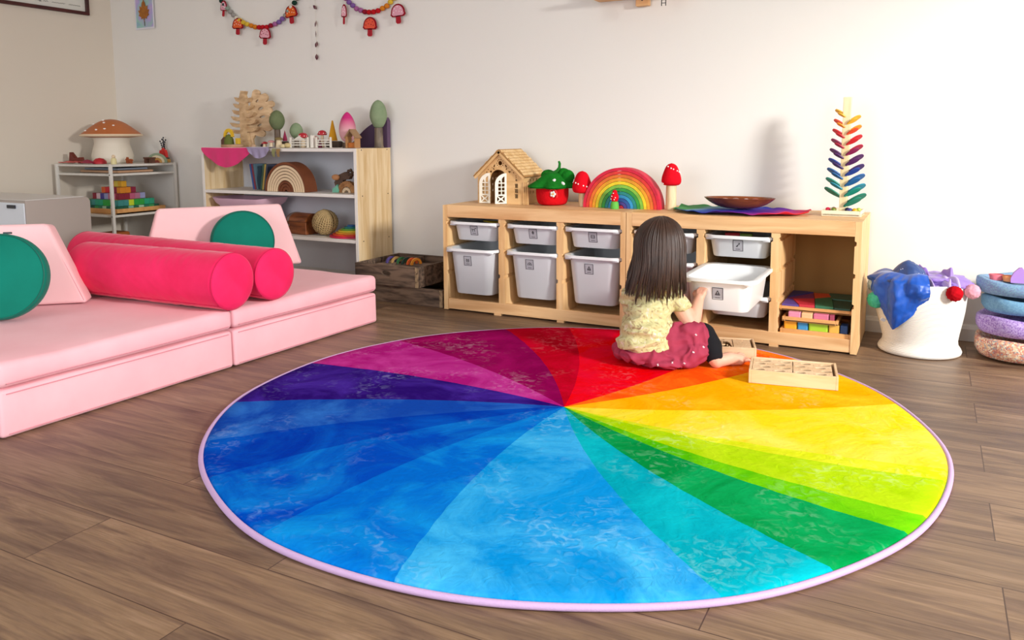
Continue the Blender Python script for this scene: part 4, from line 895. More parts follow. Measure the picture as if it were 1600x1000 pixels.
mb = MB(); mb.prism([(-.08, .0), (-.035, .0), (-.03, .012), (-.045, .045), (-.06, .03), (-.078, .022)], XZ(0, -.012, 0), .012); build('leaf', mb, mat('mint_paint', '7cc4a8', rough=.6), hg, smooth=0)
mb = MB()
for k in range(5): a = 2*PI*k/5; mb.ball((.042+.014*math.cos(a), 0, .112+.014*math.sin(a)), (.010, .008, .010), 10)
build('flower', mb, mat('dark_bloom', '4e3a2a', rough=.7), hg, smooth=1.2)

# --- lower shelf: pink tub, chest, ball, rainbow plates
o = thing('plastic_tub', 'pale pink plastic tub with a flared rim on the lower bookcase shelf', 'tub', (-1.545, -.20, SZ3+.001), 0)
sq = []
for w_, d_, z, r_ in ((.30, .18, 0, .03), (.34, .20, .10, .04), (.345, .205, .15, .04), (.40, .235, .160, .05), (.43, .25, .188, .05), (.42, .245, .188, .05), (.38, .22, .162, .05), (.33, .19, .15, .04), (.31, .18, .01, .03)): sq.append([(x, y, z+(.012*abs(x/.2)**2 if z > .155 else 0)) for x, y in rrect(w_, d_, r_, 5)])
mb = MB(); R_ = [[mb.bm.verts.new(p) for p in q] for q in sq]; n = len(R_[0])
for A, B in zip(R_, R_[1:]):
    for i in range(n): mb.bm.faces.new((A[i], A[(i+1) % n], B[(i+1) % n], B[i]))
mb.bm.faces.new(R_[0][::-1]); mb.bm.faces.new(R_[-1]); build('tub_shell', mb, mat('pale_pink_plastic', 'e6bdd0', rough=.35), o, smooth=.8)
ch = thing('wooden_chest', 'small brown wooden chest with a domed lid and metal straps on the lower shelf', 'chest', (-1.125, -.20, SZ3+.001), -.15)
m_ch = wood('chest_wood', '8e4f26', '5c2d12', stretch=(2, 12, 12), scale=4, rough=.4)
mb = MB(); mb.box((0, 0, .036), (.17, .12, .072), bev=.003); build('chest_body', mb, m_ch, ch, smooth=0)
mb = MB(); mb.arch(.062, .0002, Matrix(((0, 0, 1, -.085), (1, 0, 0, 0), (0, .75, 0, .0735), (0, 0, 0, 1))), .17, n=18); build('lid', mb, m_ch, ch, smooth=.6)
mb = MB()
for x in (-.068, -.076): mb.arch(.0635, .061, Matrix(((0, 0, 1, x), (1, 0, 0, 0), (0, .76, 0, .0735), (0, 0, 0, 1))), .006, n=18)
for z in (.02, .05): mb.box((-.07, -.0615, z), (.022, .003, .01))
build('metal_strap', mb, mat('pewter', '8c8480', rough=.4, metal=.6), ch)
wb_ = thing('wicker_ball', 'tan woven wicker ball on the lower bookcase shelf', 'ball', (-.945, -.225, SZ3+.076), 0)
mb = MB(); mb.ball((0, 0, 0), .066, 24); cb = build('core', mb, mat('wicker_dark', '8a6f4a', rough=.9), wb_, smooth=1.3)
mb = MB(); rnd = random.Random(5)
for k in range(15):
    a = PI*k/15; M = Matrix.Rotation(.5, 4, 'Y') @ Matrix.Rotation(a, 4, 'Z')
    mb.tube([M @ Vector((.0685*math.cos(t), .0685*math.sin(t)*.12, .0685*math.sin(t)*.99)) for t in [2*PI*i/40 for i in range(40)]], .0052, 6, closed=True)
for k in range(-4, 5):
    z = .06*k/4.6; r_ = math.sqrt(.0705**2-z*z); M = Matrix.Rotation(.5, 4, 'Y')
    mb.tube([M @ Vector((r_*math.cos(t), r_*math.sin(t), z+.004*math.sin(9*t))) for t in [2*PI*i/40 for i in range(40)]], .0032, 6, closed=True)
build('woven_strips', mb, mat('wicker', 'c2a674', rough=.8, var=.4, vscale=50), wb_, smooth=1.2)
for i, (c, nm) in enumerate((('c91f4a', 'crimson lowest'), ('e04a28', 'red-orange second'), ('e7a02c', 'amber third'), ('e8d23c', 'yellow fourth'), ('6fb244', 'green fifth'), ('2a8f8a', 'teal sixth'), ('2f6fae', 'blue topmost'))):
    r_ = .122-.0165*i; mb = MB(); mb.lathe([(.00001, 0), (r_, 0), (r_, .0085), (.00001, .0085)], n=40, rf=lambda a, r, z: 1)
    o = build('half_disc', mb, mat('plate_'+c, c, rough=.6), None, smooth=.6, label='%s disc in the rainbow stack at the right of the lower shelf' % nm, cat='toy disc', group='stacked rainbow discs'); o.location = (-.785, -.19, SZ3+.001+.0092*i)

# ------------------------------------------------------------------ dark crates between bookcase and cubby unit
m_cr = wood('rough_crate', '7a6250', '2c2019', stretch=(2, 12, 12), scale=4, rough=.8); m_cr2 = wood('rough_crate_end', 'a58a68', '4a3626', stretch=(12, 2, 12), scale=4, rough=.8)
def crate(x0, x1, y0, y1, z, h, label, handle=False):
    o = thing('wooden_crate', label, 'crate', ((x0+x1)/2, (y0+y1)/2, z), 0, 'dark wooden crates'); w_, d_ = x1-x0, y1-y0
    if handle:
        hl = [(.03*math.cos(a)+.0, h*.60+.012*math.sin(a)) for a in [2*PI*i/14 for i in range(14)]]
        plate('front_board', rect(-w_/2, 0, w_/2, h), [[(x-.0, y) for x, y in hl]], .012, XZ(0, -d_/2+.006, 0), m_cr, o)
    else:
        mb = MB(); mb.box((0, -d_/2+.006, h/2), (w_, .012, h)); build('front_board', mb, m_cr, o, smooth=0)
    mb = MB(); mb.box((0, d_/2-.006, h/2), (w_, .012, h)); build('back_board', mb, m_cr, o, smooth=0)
    for s_ in (-1, 1): mb = MB(); mb.box((s_*(w_/2-.006), 0, h/2), (.012, d_-.025, h)); build('end_board', mb, m_cr, o, smooth=0)
    mb = MB(); mb.box((0, 0, .005), (w_-.025, d_-.025, .009)); build('bottom', mb, m_cr, o, smooth=0)
    mb = MB(); mb.box((w_/2-.010, -d_/2-.0005, h/2), (.018, .003, h-.002)); build('corner_edge', mb, m_cr2, o, smooth=0, label='worn pale corner')
    mb = MB(); mb.box((-.02, 0, h-.018), (.012, d_-.03, .03)); build('inner_divider', mb, m_cr, o, smooth=0) if handle else None
    return o
crate(-.60, -.022, -.435, -.03, .001, .088, 'dark rough wooden crate on the floor under the other crate')
crate(-.555, -.155, -.452, -.06, .092, .105, 'dark rough crate with a hand hole, stacked on the lower crate', True)
for i, (c, nm) in enumerate((('4a3a78', 'purple'), ('b08a50', 'tan'), ('2f6a3c', 'green'), ('1f3c34', 'dark green'), ('e0642a', 'orange'), ('e8922c', 'amber'))):
    mb = MB(); mb.arch(.034, .022, Matrix(((.3, 0, 1, 0), (1, 0, -.3, 0), (0, 1, 0, 0), (0, 0, 0, 1))), .009, n=18)
    o = build('small_arch', mb, mat('sa_'+c, c, rough=.6), None, smooth=.8, label='%s little wooden arch in the upper crate' % nm, cat='toy arch', group='little arches in the crate'); o.location = (-.435+.0335*i-(.008 if i == 5 else 0), -.30, .185)
mb = MB(); mb.box((-.34, -.30, .144), (.30, .13, .080), bev=.004); build('wooden_box', mb, m_cr, None, smooth=0, label='plain dark wooden box inside the upper crate under small arches', cat='box')

# ------------------------------------------------------------------ white steel shelf in the corner
CX0, CX1, CY0, CY1, CZ = -2.94, -2.405, -.505, -.03, .690
m_st = mat('white_steel', 'ddd8d0', rough=.4)
cs = thing('corner_shelf', 'white steel shelf in the room corner carrying the mushroom lamp', 'shelf unit', (0, 0, 0))
for x in (CX0, CX1):
    for y in (CY0, CY1): mb = MB(); mb.box((x, y, CZ/2+.001), (.018, .018, CZ), bev=.002); build('leg', mb, m_st, cs, smooth=0)
for z in (CZ-.008, .625, .365, .12): mb = MB(); mb.box(((CX0+CX1)/2, (CY0+CY1)/2, z), (CX1-CX0-.002, CY1-CY0-.002, .014), bev=.002); build('shelf', mb, m_st, cs, smooth=0)
mb = MB()
for z in (.625, .365): mb.cyl((CX1, CY0-.0095, z), (CX1, CY0-.011, z), .004, n=8)
build('bolt', mb, m_scr, cs)
CT = CZ+.0
lp = thing('mushroom_lamp', 'big mushroom lamp, white trunk and orange cap with white dots', 'lamp', (-2.735, -.245, CT), 0)
mb = MB(); mb.lathe([(.00001, 0), (.118, 0), (.126, .015), (.128, .05), (.118, .09), (.108, .125), (.109, .150), (.117, .168), (.00001, .17)], n=40); build('trunk', mb, mat('lamp_white', 'e6ddcb', rough=.5, bump=.1, bscale=14), lp, smooth=1.3)
cpf = [(.00001, .166), (.14, .168), (.184, .176), (.188, .183), (.184, .190), (.165, .206), (.134, .230), (.092, .262), (.056, .280), (.028, .287), (.00001, .289)]
mb = MB(); mb.lathe(cpf[:4], n=48); mb.mi = 0; cp = None
mb = MB(); mb.lathe(cpf, n=48); cp = build('cap', mb, mat('lamp_orange', 'c2713c', rough=.5, var=.5, vscale=5, c2='b5622f'), lp, smooth=1.3)
q = MB(); q.lathe([(.178, .1735), (.1905, .181), (.1895, .187), (.184, .191)], n=48); build('cap_rim', q, mat('lamp_cream', 'e8cfae', rough=.5), cp, smooth=1.3)
q = MB()
for k, (a, t) in enumerate(((-2.2, .55), (-1.9, .25), (-1.25, .3), (-1.55, .8), (-.9, .35), (-1.1, .62), (-.5, .5), (-2.7, .3))):
    j = t*5+4; i = min(8, int(j)); f = j-i; r_ = cpf[i][0]*(1-f)+cpf[i+1][0]*f; z_ = cpf[i][1]*(1-f)+cpf[i+1][1]*f; q.ball((r_*math.cos(a), r_*math.sin(a), z_+.001), (.008, .008, .005), 10)
build('dots', q, m_dot, cp, smooth=1.2)
# small things around the lamp
def sheetobj(name, f, m, label, cat, nu=12, nv=8, t=.002, group=None): mb = MB(); mb.sheet(f, nu, nv, t); return build(name, mb, m, None, smooth=1.3, label=label, cat=cat, group=group)
sheetobj('coral_silk', lambda u, v: (-2.93+.24*u, -.50+.07*v, CT+.003+.012*noise.noise(Vector((u*6, v*3, 1)))*1+.008), mat('coral_silk', 'd8605c', rough=.6), 'crumpled coral silk at the left front of the corner shelf', 'cloth', 20, 8)
sheetobj('wine_silk', lambda u, v: (-2.735+.12*u, -.495+.05*v, CT+.006+.022*math.sin(PI*u)*math.sin(PI*v)), mat('wine_silk', '8c1c3c', rough=.6), 'wine red bunched silk before the mushroom lamp', 'cloth', 14, 8)
mb = MB(); mb.prism([(-.06, 0), (.05, .0), (.04, .03), (-.01, .022), (-.05, .062)], XZ(0, 0, 0), .03); o = build('wooden_rocker', mb, mat('dark_red_wood', '6e2a20', rough=.5), None, smooth=0, label='dark red-brown curved wooden piece left of the lamp trunk', cat='wooden piece'); o.location = (-2.84, -.44, CT+.012); o.rotation_euler = (0, 0, .1)
mb = MB(); mb.lathe([(.00001, 0), (.042, 0), (.040, .015), (.025, .032), (.00001, .038)], n=24); o = build('felt_dome', mb, m_redp, None, smooth=1.2, label='bright red felt dome in front of the mushroom lamp', cat='felt toy'); o.location = (-2.625, -.42, CT+.001)
pg = thing('peg_doll', 'pale wooden peg doll standing before the lamp trunk', 'peg doll', (-2.445, -.45, CT+.001), 0)
mb = MB(); mb.lathe([(.00001, 0), (.017, 0), (.017, .025), (.013, .038), (.00001, .040)], n=16); build('body', mb, mat('peg_yellow', 'ddd09a', rough=.5), pg); mb = MB(); mb.ball((0, 0, .048), .0115); build('head', mb, mat('peg_wood', 'e3c9a6', rough=.5), pg)
for i, x in enumerate((-2.47, -2.50)):
    a = thing('toy_fox', 'tiny orange-brown wooden fox, %s of the pair by the lamp' % ('right one' if i == 0 else 'left one'), 'wooden animal', (-2.545+.0+(.05 if i == 0 else -.0), -.30+.03*i, CT+.001), 0); m_fx = mat('fox_wood', 'a04c22', rough=.6)
    mb = MB(); mb.prism([(-.022, 0), (-.014, 0), (-.010, .010), (.008, .010), (.012, 0), (.020, 0), (.020, .02), (.030, .016), (.022, .028), (-.012, .025), (-.016, .040), (-.020, .030), (-.030, .022), (-.022, .018)], XZ(0, -.004, 0), .010); build('body', mb, m_fx, a, smooth=0)
def grid_pos(dx): return -2.46+dx
o = thing('brown_bench', 'small dark wooden bench toy right of the foxes', 'toy bench', (-2.432, -.20, CT+.001), 0)
for s_ in (-1, 1): mb = MB(); mb.box((s_*.028, 0, .014), (.012, .03, .028)); build('leg', mb, mat('bench_wood', '5a3626', rough=.7), o, smooth=0)
mb = MB(); mb.box((0, 0, .033), (.08, .034, .010)); build('seat', mb, mat('bench_wood', '5a3626'), o, smooth=0)
for i, (c, nm) in enumerate((('7c8a6c', 'outer sage'), ('c9b896', 'second cream'), ('b8883c', 'third ochre'), ('8c3a24', 'inner rust'))):
    ro = .064-.0155*i; mb = MB(); mb.arch(ro, max(.0002, ro-.0145), Matrix(((.75, 0, .66, 0), (.66, 0, -.75, 0), (0, 1, 0, 0), (0, 0, 0, 1))), .022, n=22)
    o = build('small_rainbow_arch', mb, mat('sr_'+c, c, rough=.6), None, smooth=.8, label='%s arch of the muted little rainbow on the corner shelf' % nm, cat='toy arch', group='arches of the muted little rainbow'); o.location = (-2.428, -.265+.02, CT+.001)
    o.location = (-2.46, -.14, CT+.001); o.location = (-2.445, -.13, CT+.001)
mb = MB(); mb.prism([(-.035, 0), (.035, 0), (.03, .03), (.022, .05), (.012, .035), (0, .062), (-.012, .04), (-.024, .048), (-.03, .025)], XZ(0, 0, 0), .02); o = build('flame_block', mb, mat('flame_red', 'c2251e', rough=.6), None, smooth=0, label='red flame-shaped wooden block behind the muted little rainbow', cat='wooden block'); o.location = (-2.47, -.07, CT+.035)
mb = MB(); mb.box((-2.47, -.06, CT+.0175), (.07, .04, .033), bev=.003); build('wooden_block', mb, mat('dark_bark', '4a3c30'), None, smooth=0, label='dark block under the red flame on the corner shelf', cat='wooden block')
def vase(x, y, label, tall):
    o = thing('bud_vase', label, 'vase', (x, y, CT+.001), 0); m_gl = mat('clear_glass', 'e8efe8', rough=.05, trans=.9); mb = MB()
    mb.lathe([(.00001, 0), (.016, 0), (.017, .02), (.015, .05), (.008, .07), (.009, .085), (.008, .085), (.0065, .07), (.00001, .068)], n=16); build('glass', mb, m_gl, o)
    m_s = mat('dry_stem', '4a4436', rough=.8); m_bl = mat('dry_bloom', '2c2836', rough=.9); rnd = random.Random(int(x*-1000))
    for k in range(4):
        tx, ty, tz = rnd.uniform(-.035, .035), rnd.uniform(-.02, .02), tall*rnd.uniform(.75, 1.0); mb = MB(); P = [(tx*t*t, ty*t*t, .02+(tz-.02)*t) for t in [i/6 for i in range(7)]]; mb.tube(P, .0012, 5); s_ = build('stem', mb, m_s, o)
        mb = MB()
        for j in range(5): t = .55+.45*j/4; mb.ball((tx*t*t+rnd.uniform(-.008, .008), ty*t*t, .02+(tz-.02)*t), (.006, .004, .006), 8)
        build('bloom', mb, m_bl, s_, smooth=1.2)
vase(-2.435, -.035, 'glass bud vase with dark dried flowers, left of the pair', .175) if False else vase(-2.50, -.18+.155, 'glass bud vase with dark dried flowers on the corner shelf', .17)
o = blk(-2.425, -.07, CT+.012, (.035, .03, .022), 'b88a3c', 'ochre block at the right back corner of the shelf', name='wooden_block', cat='wooden block')
# shelf two: flat puzzle boards
o = thing('framed_board', 'thin wooden framed board lying on the narrow second level of the corner shelf', 'board', (-2.655, -.28, .633), -.0)
mb = MB(); mb.box((0, 0, .008), (.38, .26, .014), bev=.003); build('board', mb, mat('pinkish_wood', 'c79a78', rough=.6), o, smooth=0)
o2 = blk(-2.66, -.28, .657, (.33, .22, .012), '8c98a8', 'blue-grey tray lying on top of the wooden framed board', name='grey_tray', cat='tray')
# shelf three: tray with a pyramid of coloured cubes
ty = -.30; ct = thing('cube_tray', 'wooden tray holding the stepped pyramid of small coloured cubes', 'toy tray', (-2.655, -.275, .373), 0)
mb = MB(); mb.box((0, 0, .004), (.44, .36, .008)); build('tray_base', mb, m_puz, ct, smooth=0)
for s_ in (-1, 1):
    mb = MB(); mb.box((s_*.216, 0, .017), (.008, .36, .034)); build('tray_side', mb, m_puz, ct, smooth=0); mb = MB(); mb.box((0, s_*.176, .017), (.422, .008, .034)); build('tray_side', mb, m_puz, ct, smooth=0)
CU = .0385; rows = [
 (0, 10, 8, ['2a7a5c', '1f8a5a', '2f6f6a', '1c5c48', '3a9a58', '2a7a5c', 'a4c8a8', '1f6a50', '7fb8a0', '176048']),
 (1, 9, 7, ['a8c23a', '2a7a6a', '3c8f8a', '2a9a78', '1fa078', '2aa03c', '2aa03c', 'c6d62c', '3a8a86']),
 (2, 7, 5, ['8c1c34', 'd9b8c0', '4a3a8c', '9a9ac4', 'b8708c', 'c0587a', '8c1c34']),
 (3, 5, 3, ['d9622c', 'd02a34', 'c81c44', '8c1c3c', 'e08a24']),
 (4, 3, 1, ['c8602c', 'd9c04a', 'e0a82a'])]
cn = {'2a7a5c': 'green', '1f8a5a': 'green', '2f6f6a': 'teal', '1c5c48': 'dark green', '3a9a58': 'green', 'a4c8a8': 'mint', '1f6a50': 'dark green', '7fb8a0': 'mint', '176048': 'dark green', 'a8c23a': 'lime', '2a7a6a': 'teal', '3c8f8a': 'teal', '2a9a78': 'sea green', '1fa078': 'sea green', '2aa03c': 'bright green', 'c6d62c': 'yellow-green', '3a8a86': 'teal', '8c1c34': 'maroon', 'd9b8c0': 'pale pink', '4a3a8c': 'violet', '9a9ac4': 'lavender', 'b8708c': 'mauve', 'c0587a': 'rose', 'd9622c': 'orange', 'd02a34': 'red', 'c81c44': 'crimson', '8c1c3c': 'maroon', 'e08a24': 'amber', 'c8602c': 'rust', 'd9c04a': 'pale yellow', 'e0a82a': 'golden'}
cub = MB(); cub.box((0, 0, CU/2), (CU-.0012,)*3, bev=.0012); proto = build('toy_cube', cub, mat('cube_x', 'ffffff'), None, smooth=0); pm = proto.data; bpy.data.objects.remove(proto)
tierl = ('bottom', 'second', 'middle', 'fourth', 'top')
for tier, nx, ny, cs_ in rows:
    for side in (0, 1):
        for i in range(nx if side == 0 else ny-1):
            c = cs_[i % len(cs_)] if side == 0 else cs_[(nx-1-i) % len(cs_)]
            if side == 0: x = (i-(nx-1)/2)*CU; y = -(ny-1)/2*CU
            else: x = (nx-1)/2*CU; y = (-(ny-1)/2+1+i)*CU
            me = bpy.data.meshes.get('cube_'+c)
            if not me: me = pm.copy(); me.name = 'cube_'+c; me.materials.clear(); me.materials.append(mat('cube_'+c, c, rough=.5))
            o = bpy.data.objects.new('toy_cube', me); COL.objects.link(o); o.location = (-2.655+x, -.275+y, .3815+tier*CU)
            tag(o, '%s wooden cube on the %s side of the %s tier of the cube pyramid' % (cn[c], 'front' if side == 0 else 'right', tierl[tier]), 'toy cube', 'cubes of the stepped pyramid')
    if ny > 2:   # plain wood core keeps the tiers up
        pass
mb = MB()
for tier, nx, ny, cs_ in rows[:-1]:
    if nx > 2 and ny > 1: mb.box((-2.655-CU/2+.0006, -.275+CU/2-.0, .3815+(tier+.5)*CU), ((nx-1)*CU-.004, (ny-1)*CU-.004, CU-.001))
build('cube_stack_core', mb, mat('cube_core', '9a7a5a', rough=.7), None, smooth=0, label='inner cubes of the stepped pyramid behind its coloured front cubes', cat='toy cubes', kind='stuff')
# bottom shelf: dark boxes and books
for i, (x, w_, h, c, nm) in enumerate(((-2.80, .12, .09, '1f2a4a', 'navy'), (-2.66, .13, .11, 'b8622c', 'orange and brown'), (-2.50, .14, .07, '2a2a34', 'charcoal'))):
    blk(x, -.36, .130+h/2, (w_, .22, h), c, '%s box on the bottom level of the corner shelf' % nm, name='toy_box', cat='box', group='boxes at the bottom of the corner shelf')

# ------------------------------------------------------------------ white box seat at the left
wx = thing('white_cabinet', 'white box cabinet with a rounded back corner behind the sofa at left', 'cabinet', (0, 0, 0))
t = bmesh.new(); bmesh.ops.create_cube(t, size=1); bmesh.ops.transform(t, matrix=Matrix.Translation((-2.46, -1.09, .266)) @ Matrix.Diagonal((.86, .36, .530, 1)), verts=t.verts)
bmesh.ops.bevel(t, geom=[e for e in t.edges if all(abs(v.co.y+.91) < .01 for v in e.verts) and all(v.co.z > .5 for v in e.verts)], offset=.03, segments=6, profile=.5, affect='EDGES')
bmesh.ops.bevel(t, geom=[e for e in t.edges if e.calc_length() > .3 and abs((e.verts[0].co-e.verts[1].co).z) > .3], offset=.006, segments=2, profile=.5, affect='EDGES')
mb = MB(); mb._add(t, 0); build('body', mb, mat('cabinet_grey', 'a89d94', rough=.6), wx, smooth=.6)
mb = MB(); mb.box((-2.46, -1.105, .5335), (.855, .325, .004), bev=.0015); build('top', mb, mat('cabinet_top', 'dcd8d4', rough=.5), wx, smooth=0)
mb = MB(); mb.box((-2.46, -1.274, .262), (.855, .006, .515), bev=.002); dr = build('front_door', mb, mat('cabinet_front', 'dfe6ee', rough=.5), wx, smooth=0)
mb = MB(); mb.box((-2.135, -1.281, .500), (.07, .008, .018), bev=.002); build('handle', mb, mat('black_plastic', '1c2430', rough=.4), dr, smooth=0)

# ------------------------------------------------------------------ on the walls
pf = thing('framed_print', 'printed page in a dark red-brown frame high on the left wall', 'picture', (-3.0, -.72, 2.05), 0)
m_frm = wood('mahogany', '4e1812', '35100c', stretch=(8, 2, 8), scale=4, rough=.35)
fw_, fh_ = 1.09, .745
for (cy, cz, dy, dz) in ((0, -fh_/2+.011, fw_, .022), (0, fh_/2-.011, fw_, .022), (-fw_/2+.011, 0, .022, fh_-.044), (fw_/2-.011, 0, .022, fh_-.044)):
    mb = MB(); mb.box((.012, cy, cz), (.022, dy, dz), bev=.002); build('frame_rail', mb, m_frm, pf, smooth=0)
mb = MB(); mb.box((.004, 0, 0), (.006, fw_-.04, fh_-.04)); pg_ = build('page', mb, mat('print_paper', 'dedcd2', rough=.6), pf, smooth=0)
mb = MB(); rnd = random.Random(3)
for ln in range(12):
    z = -fh_/2+.055+.052*ln
    if ln == 1: mb.box((.0085, -.01, z), (.001, fw_-.14, .002)); continue
    y = -fw_/2+.07
    while y < fw_/2-.06:
        L_ = rnd.uniform(.03, .09); n_ = int(L_/.008)
        mb.tube([(.0085, y+.008*i, z+(.004 if i % 2 else -.004)*rnd.uniform(.4, 1)) for i in range(n_+1)], .0012, 4); y += L_+.025
tx_ = build('text_lines', mb, mat('print_ink', '6a6660', rough=.7), pg_, smooth=0)
def amp(y, z, s):
    P = [(.5, -.5), (-.3, .35), (-.1, .55), (.15, .35), (-.4, -.1), (-.3, -.45), (.1, -.45), (.45, .0)]
    q = MB(); q.tube([(.0088, y+a*s, z+b*s) for a, b in P], .0013, 5); return build('ampersand', q, mat('print_ink2', '4a4640'), pg_, smooth=0)
amp(.215, -fh_/2+.055, .014); amp(.0, -fh_/2+.055, .014)

lf = thing('leaf_painting', 'watercolour sheet with an orange maple leaf taped to the back wall', 'picture', (-2.645, -.002, 1.585), .0)
mp_ = mat('watercolour', 'c4b6dc', rough=.8); nt = mp_.node_tree; N = nt.nodes.new; L = nt.links.new; tc = N('ShaderNodeTexCoord'); ns = N('ShaderNodeTexNoise'); ns.inputs['Scale'].default_value = 9; L(tc.outputs['Object'], ns.inputs[0]); r = N('ShaderNodeValToRGB'); e = r.color_ramp.elements
e[0].position = .3; e[0].color = (*lin('7f9fcf'), 1); e[1].position = .7; e[1].color = (*lin('d4b8cf'), 1); q = e.new(.42); q.color = (*lin('9fcabf'), 1); q = e.new(.55); q.color = (*lin('b7a8dc'), 1); L(ns.outputs[0], r.inputs[0]); L(r.outputs[0], nt.nodes['Principled BSDF'].inputs['Base Color'])
mb = MB(); mb.sheet(lambda u, v: (-.098+.196*u, -.004-.006*u*u, 0+.27*v), 8, 8, .001); build('paper', mb, mat('paper_white', 'e4e2ea', rough=.8), lf)
mb = MB(); mb.sheet(lambda u, v: (-.086+.172*u, -.0055-.006*(u*.9)**2, .012+.246*v), 8, 8, .001); build('painted_area', mb, mp_, lf)
half = [(0, .0), (.006, .03), (.03, .022), (.028, .035), (.055, .05), (.045, .06), (.058, .085), (.040, .085), (.042, .115), (.024, .105), (.016, .135), (.006, .145), (0, .165)]
mb = MB(); mb.prism([(-x, z) for x, z in half[1:-1]]+[(x, z) for x, z in reversed(half)], XZ(-.0, -.0125, .045) @ Matrix.Scale(.95, 4), .001); build('maple_leaf', mb, mat('maple_paint', 'b8782a', rough=.8, var=.6, vscale=40, c2='8a4a1c'), lf, smooth=0)
mb = MB(); mb.box((.0, -.0095, .036), (.005, .001, .03)); build('leaf_stalk', mb, mat('stalk_paint', '4a2a2c'), lf, smooth=0)

def garland(name, pts, cols, mush, label, zig=0):
    g = thing(name, label, 'garland', (0, 0, 0), 0, 'felt ball garlands'); y = -.022
    n = len(cols); seglen = [0]
    for a, b in zip(pts, pts[1:]): seglen.append(seglen[-1]+math.hypot(b[0]-a[0], b[1]-a[1]))
    def at(s):
        for i in range(len(pts)-1):
            if s <= seglen[i+1]+1e-9: f = (s-seglen[i])/(seglen[i+1]-seglen[i]); return (pts[i][0]*(1-f)+pts[i+1][0]*f, pts[i][1]*(1-f)+pts[i+1][1]*f)
        return pts[-1]
    T_ = seglen[-1]
    for i, c in enumerate(cols):
        x, z = at(T_*(i+.5)/n); mb = MB(); mb.ball((x, y+.002*math.sin(i), z), (T_/n*.53, .0135, .0145), 12); build('felt_ball', mb, mat('ball_'+c, c, rough=.95, spec=.1), g, smooth=1.3)
    mb = MB(); mb.tube([(p[0], y, p[1]) for p in pts], .0012, 5); build('string', mb, mat('string', 'cfc4b4', rough=.9), g)
    for (x, z, s, wf, col, dcol, rot) in mush:
        M = Matrix.Translation((x, y-.010, z)) @ Matrix.Rotation(rot, 4, 'Y') @ Matrix.Diagonal((wf, 1, 1, 1)) @ XZ(0, 0, 0)
        def dome(k, dz=0): return [(k*.042*math.cos(a), dz+k*.043*math.sin(a)-.0) for a in [PI*i/14 for i in range(15)]]+[(-k*.046, dz-.010*k), (-k*.035, dz-.020*k), (k*.035, dz-.020*k), (k*.046, dz-.010*k)]
        mm = thing_child('felt_mushroom', g)
        mb = MB(); mb.prism(dome(s), M, .004); b_ = build('felt_mushroom', mb, mat('felt_maroon', '8c1424', rough=.95, spec=.1), g, smooth=0)
        mb = MB(); mb.prism([(-s*.013, -.015*s), (s*.013, -.015*s), (s*.015, -.048*s), (s*.008, -.055*s), (-s*.008, -.055*s), (-s*.015, -.048*s)], M, .004); build('felt_stalk', mb, mat('felt_red', 'a81828', rough=.95), b_, smooth=0)
        mb = MB(); mb.prism(dome(s*.80, .001), M @ Matrix.Translation((0, 0, -.002)), .002); build('felt_face', mb, mat('face_'+col, col, rough=.95), b_, smooth=0)
        q = MB()
        for (a, b) in ((-.018, .02), (.0, .028), (.018, .018), (-.024, .002), (-.008, .008), (.010, .004), (.024, .0)): q.ball(M @ Vector((a*s, b*s, -.0025)), .0028, 8)
        build('dots', q, mat('dot_'+dcol, dcol, rough=.9), b_)
        q = MB(); q.cyl((x, y-.006, z+.040*s), (x, y-.004, z+.058*s), .0012, n=5); build('loop', q, mat('string', 'cfc4b4'), b_)
    return g
def thing_child(n, g): return None
def catenary(x0, z0, x1, z1, sag, n=20): return [(x0+(x1-x0)*t, z0+(z1-z0)*t-4*sag*t*(1-t)) for t in [i/n for i in range(n+1)]]
C_ = dict(g='3a4a48', gr='9a9590', w='d8d0c0', y='d8b43c', o='d07c24', r='b81c24', m='8c1c30', p='a06090', v='7c5a98', t='2c5c64', b='2a6a9c', dg='1f3a30', lg='8c9a8c', br='5c4a34')
cols = [C_[k] for k in 'b t g t dg g lg gr gr w y y y o o r r r m p v v gr lg w dg br dg t b b'.split()]
garland('felt_garland', [(-1.99, 1.83)]+[(-1.93+.0, 1.74), (-1.86, 1.66), (-1.79, 1.598), (-1.71, 1.556), (-1.62, 1.527), (-1.53, 1.522), (-1.44, 1.542), (-1.37, 1.585), (-1.31, 1.64), (-1.24, 1.73), (-1.20, 1.80)], cols,
    [(-1.880, 1.665, 1.0, .62, 'd99aa8', 'f4e8ea', .12), (-1.765, 1.548, 1.05, 1, 'e0602c', 'f6e4d8', .05), (-1.540, 1.475, 1.05, 1, 'e6a8b4', '8c1424', .08), (-1.325, 1.588, 1.1, 1, 'd9601c', 'f6e4c8', -.08)], 'left felt ball garland with four felt mushrooms on the back wall')
cols = [C_[k] for k in 'b t lg lg p v v p p m r r r o o y y y w lg w w'.split()]
garland('felt_garland', [(-.99, 1.76), (-.955, 1.69), (-.90, 1.625), (-.84, 1.578), (-.77, 1.553), (-.70, 1.552), (-.63, 1.578), (-.57, 1.622), (-.51, 1.69), (-.49, 1.76)], cols,
    [(-.925, 1.560, 1.15, .38, 'e6a8b4', 'f4e8ea', .05), (-.742, 1.478, 1.1, 1, 'e4573c', '8c1424', .05), (-.548, 1.535, 1.1, 1, 'dfa0b0', 'f6eaec', -.05)], 'right felt ball garland with three felt mushrooms, nearer the picture centre')
ls = thing('leaf_string', 'thin vertical string of tiny plum leaves hanging between the garlands', 'wall decoration', (-1.145, -.02, 1.31), 0)
mb = MB(); mb.tube([(0, 0, .01), (0, 0, .46)], .0009, 5); build('string', mb, mat('string', 'cfc4b4'), ls)
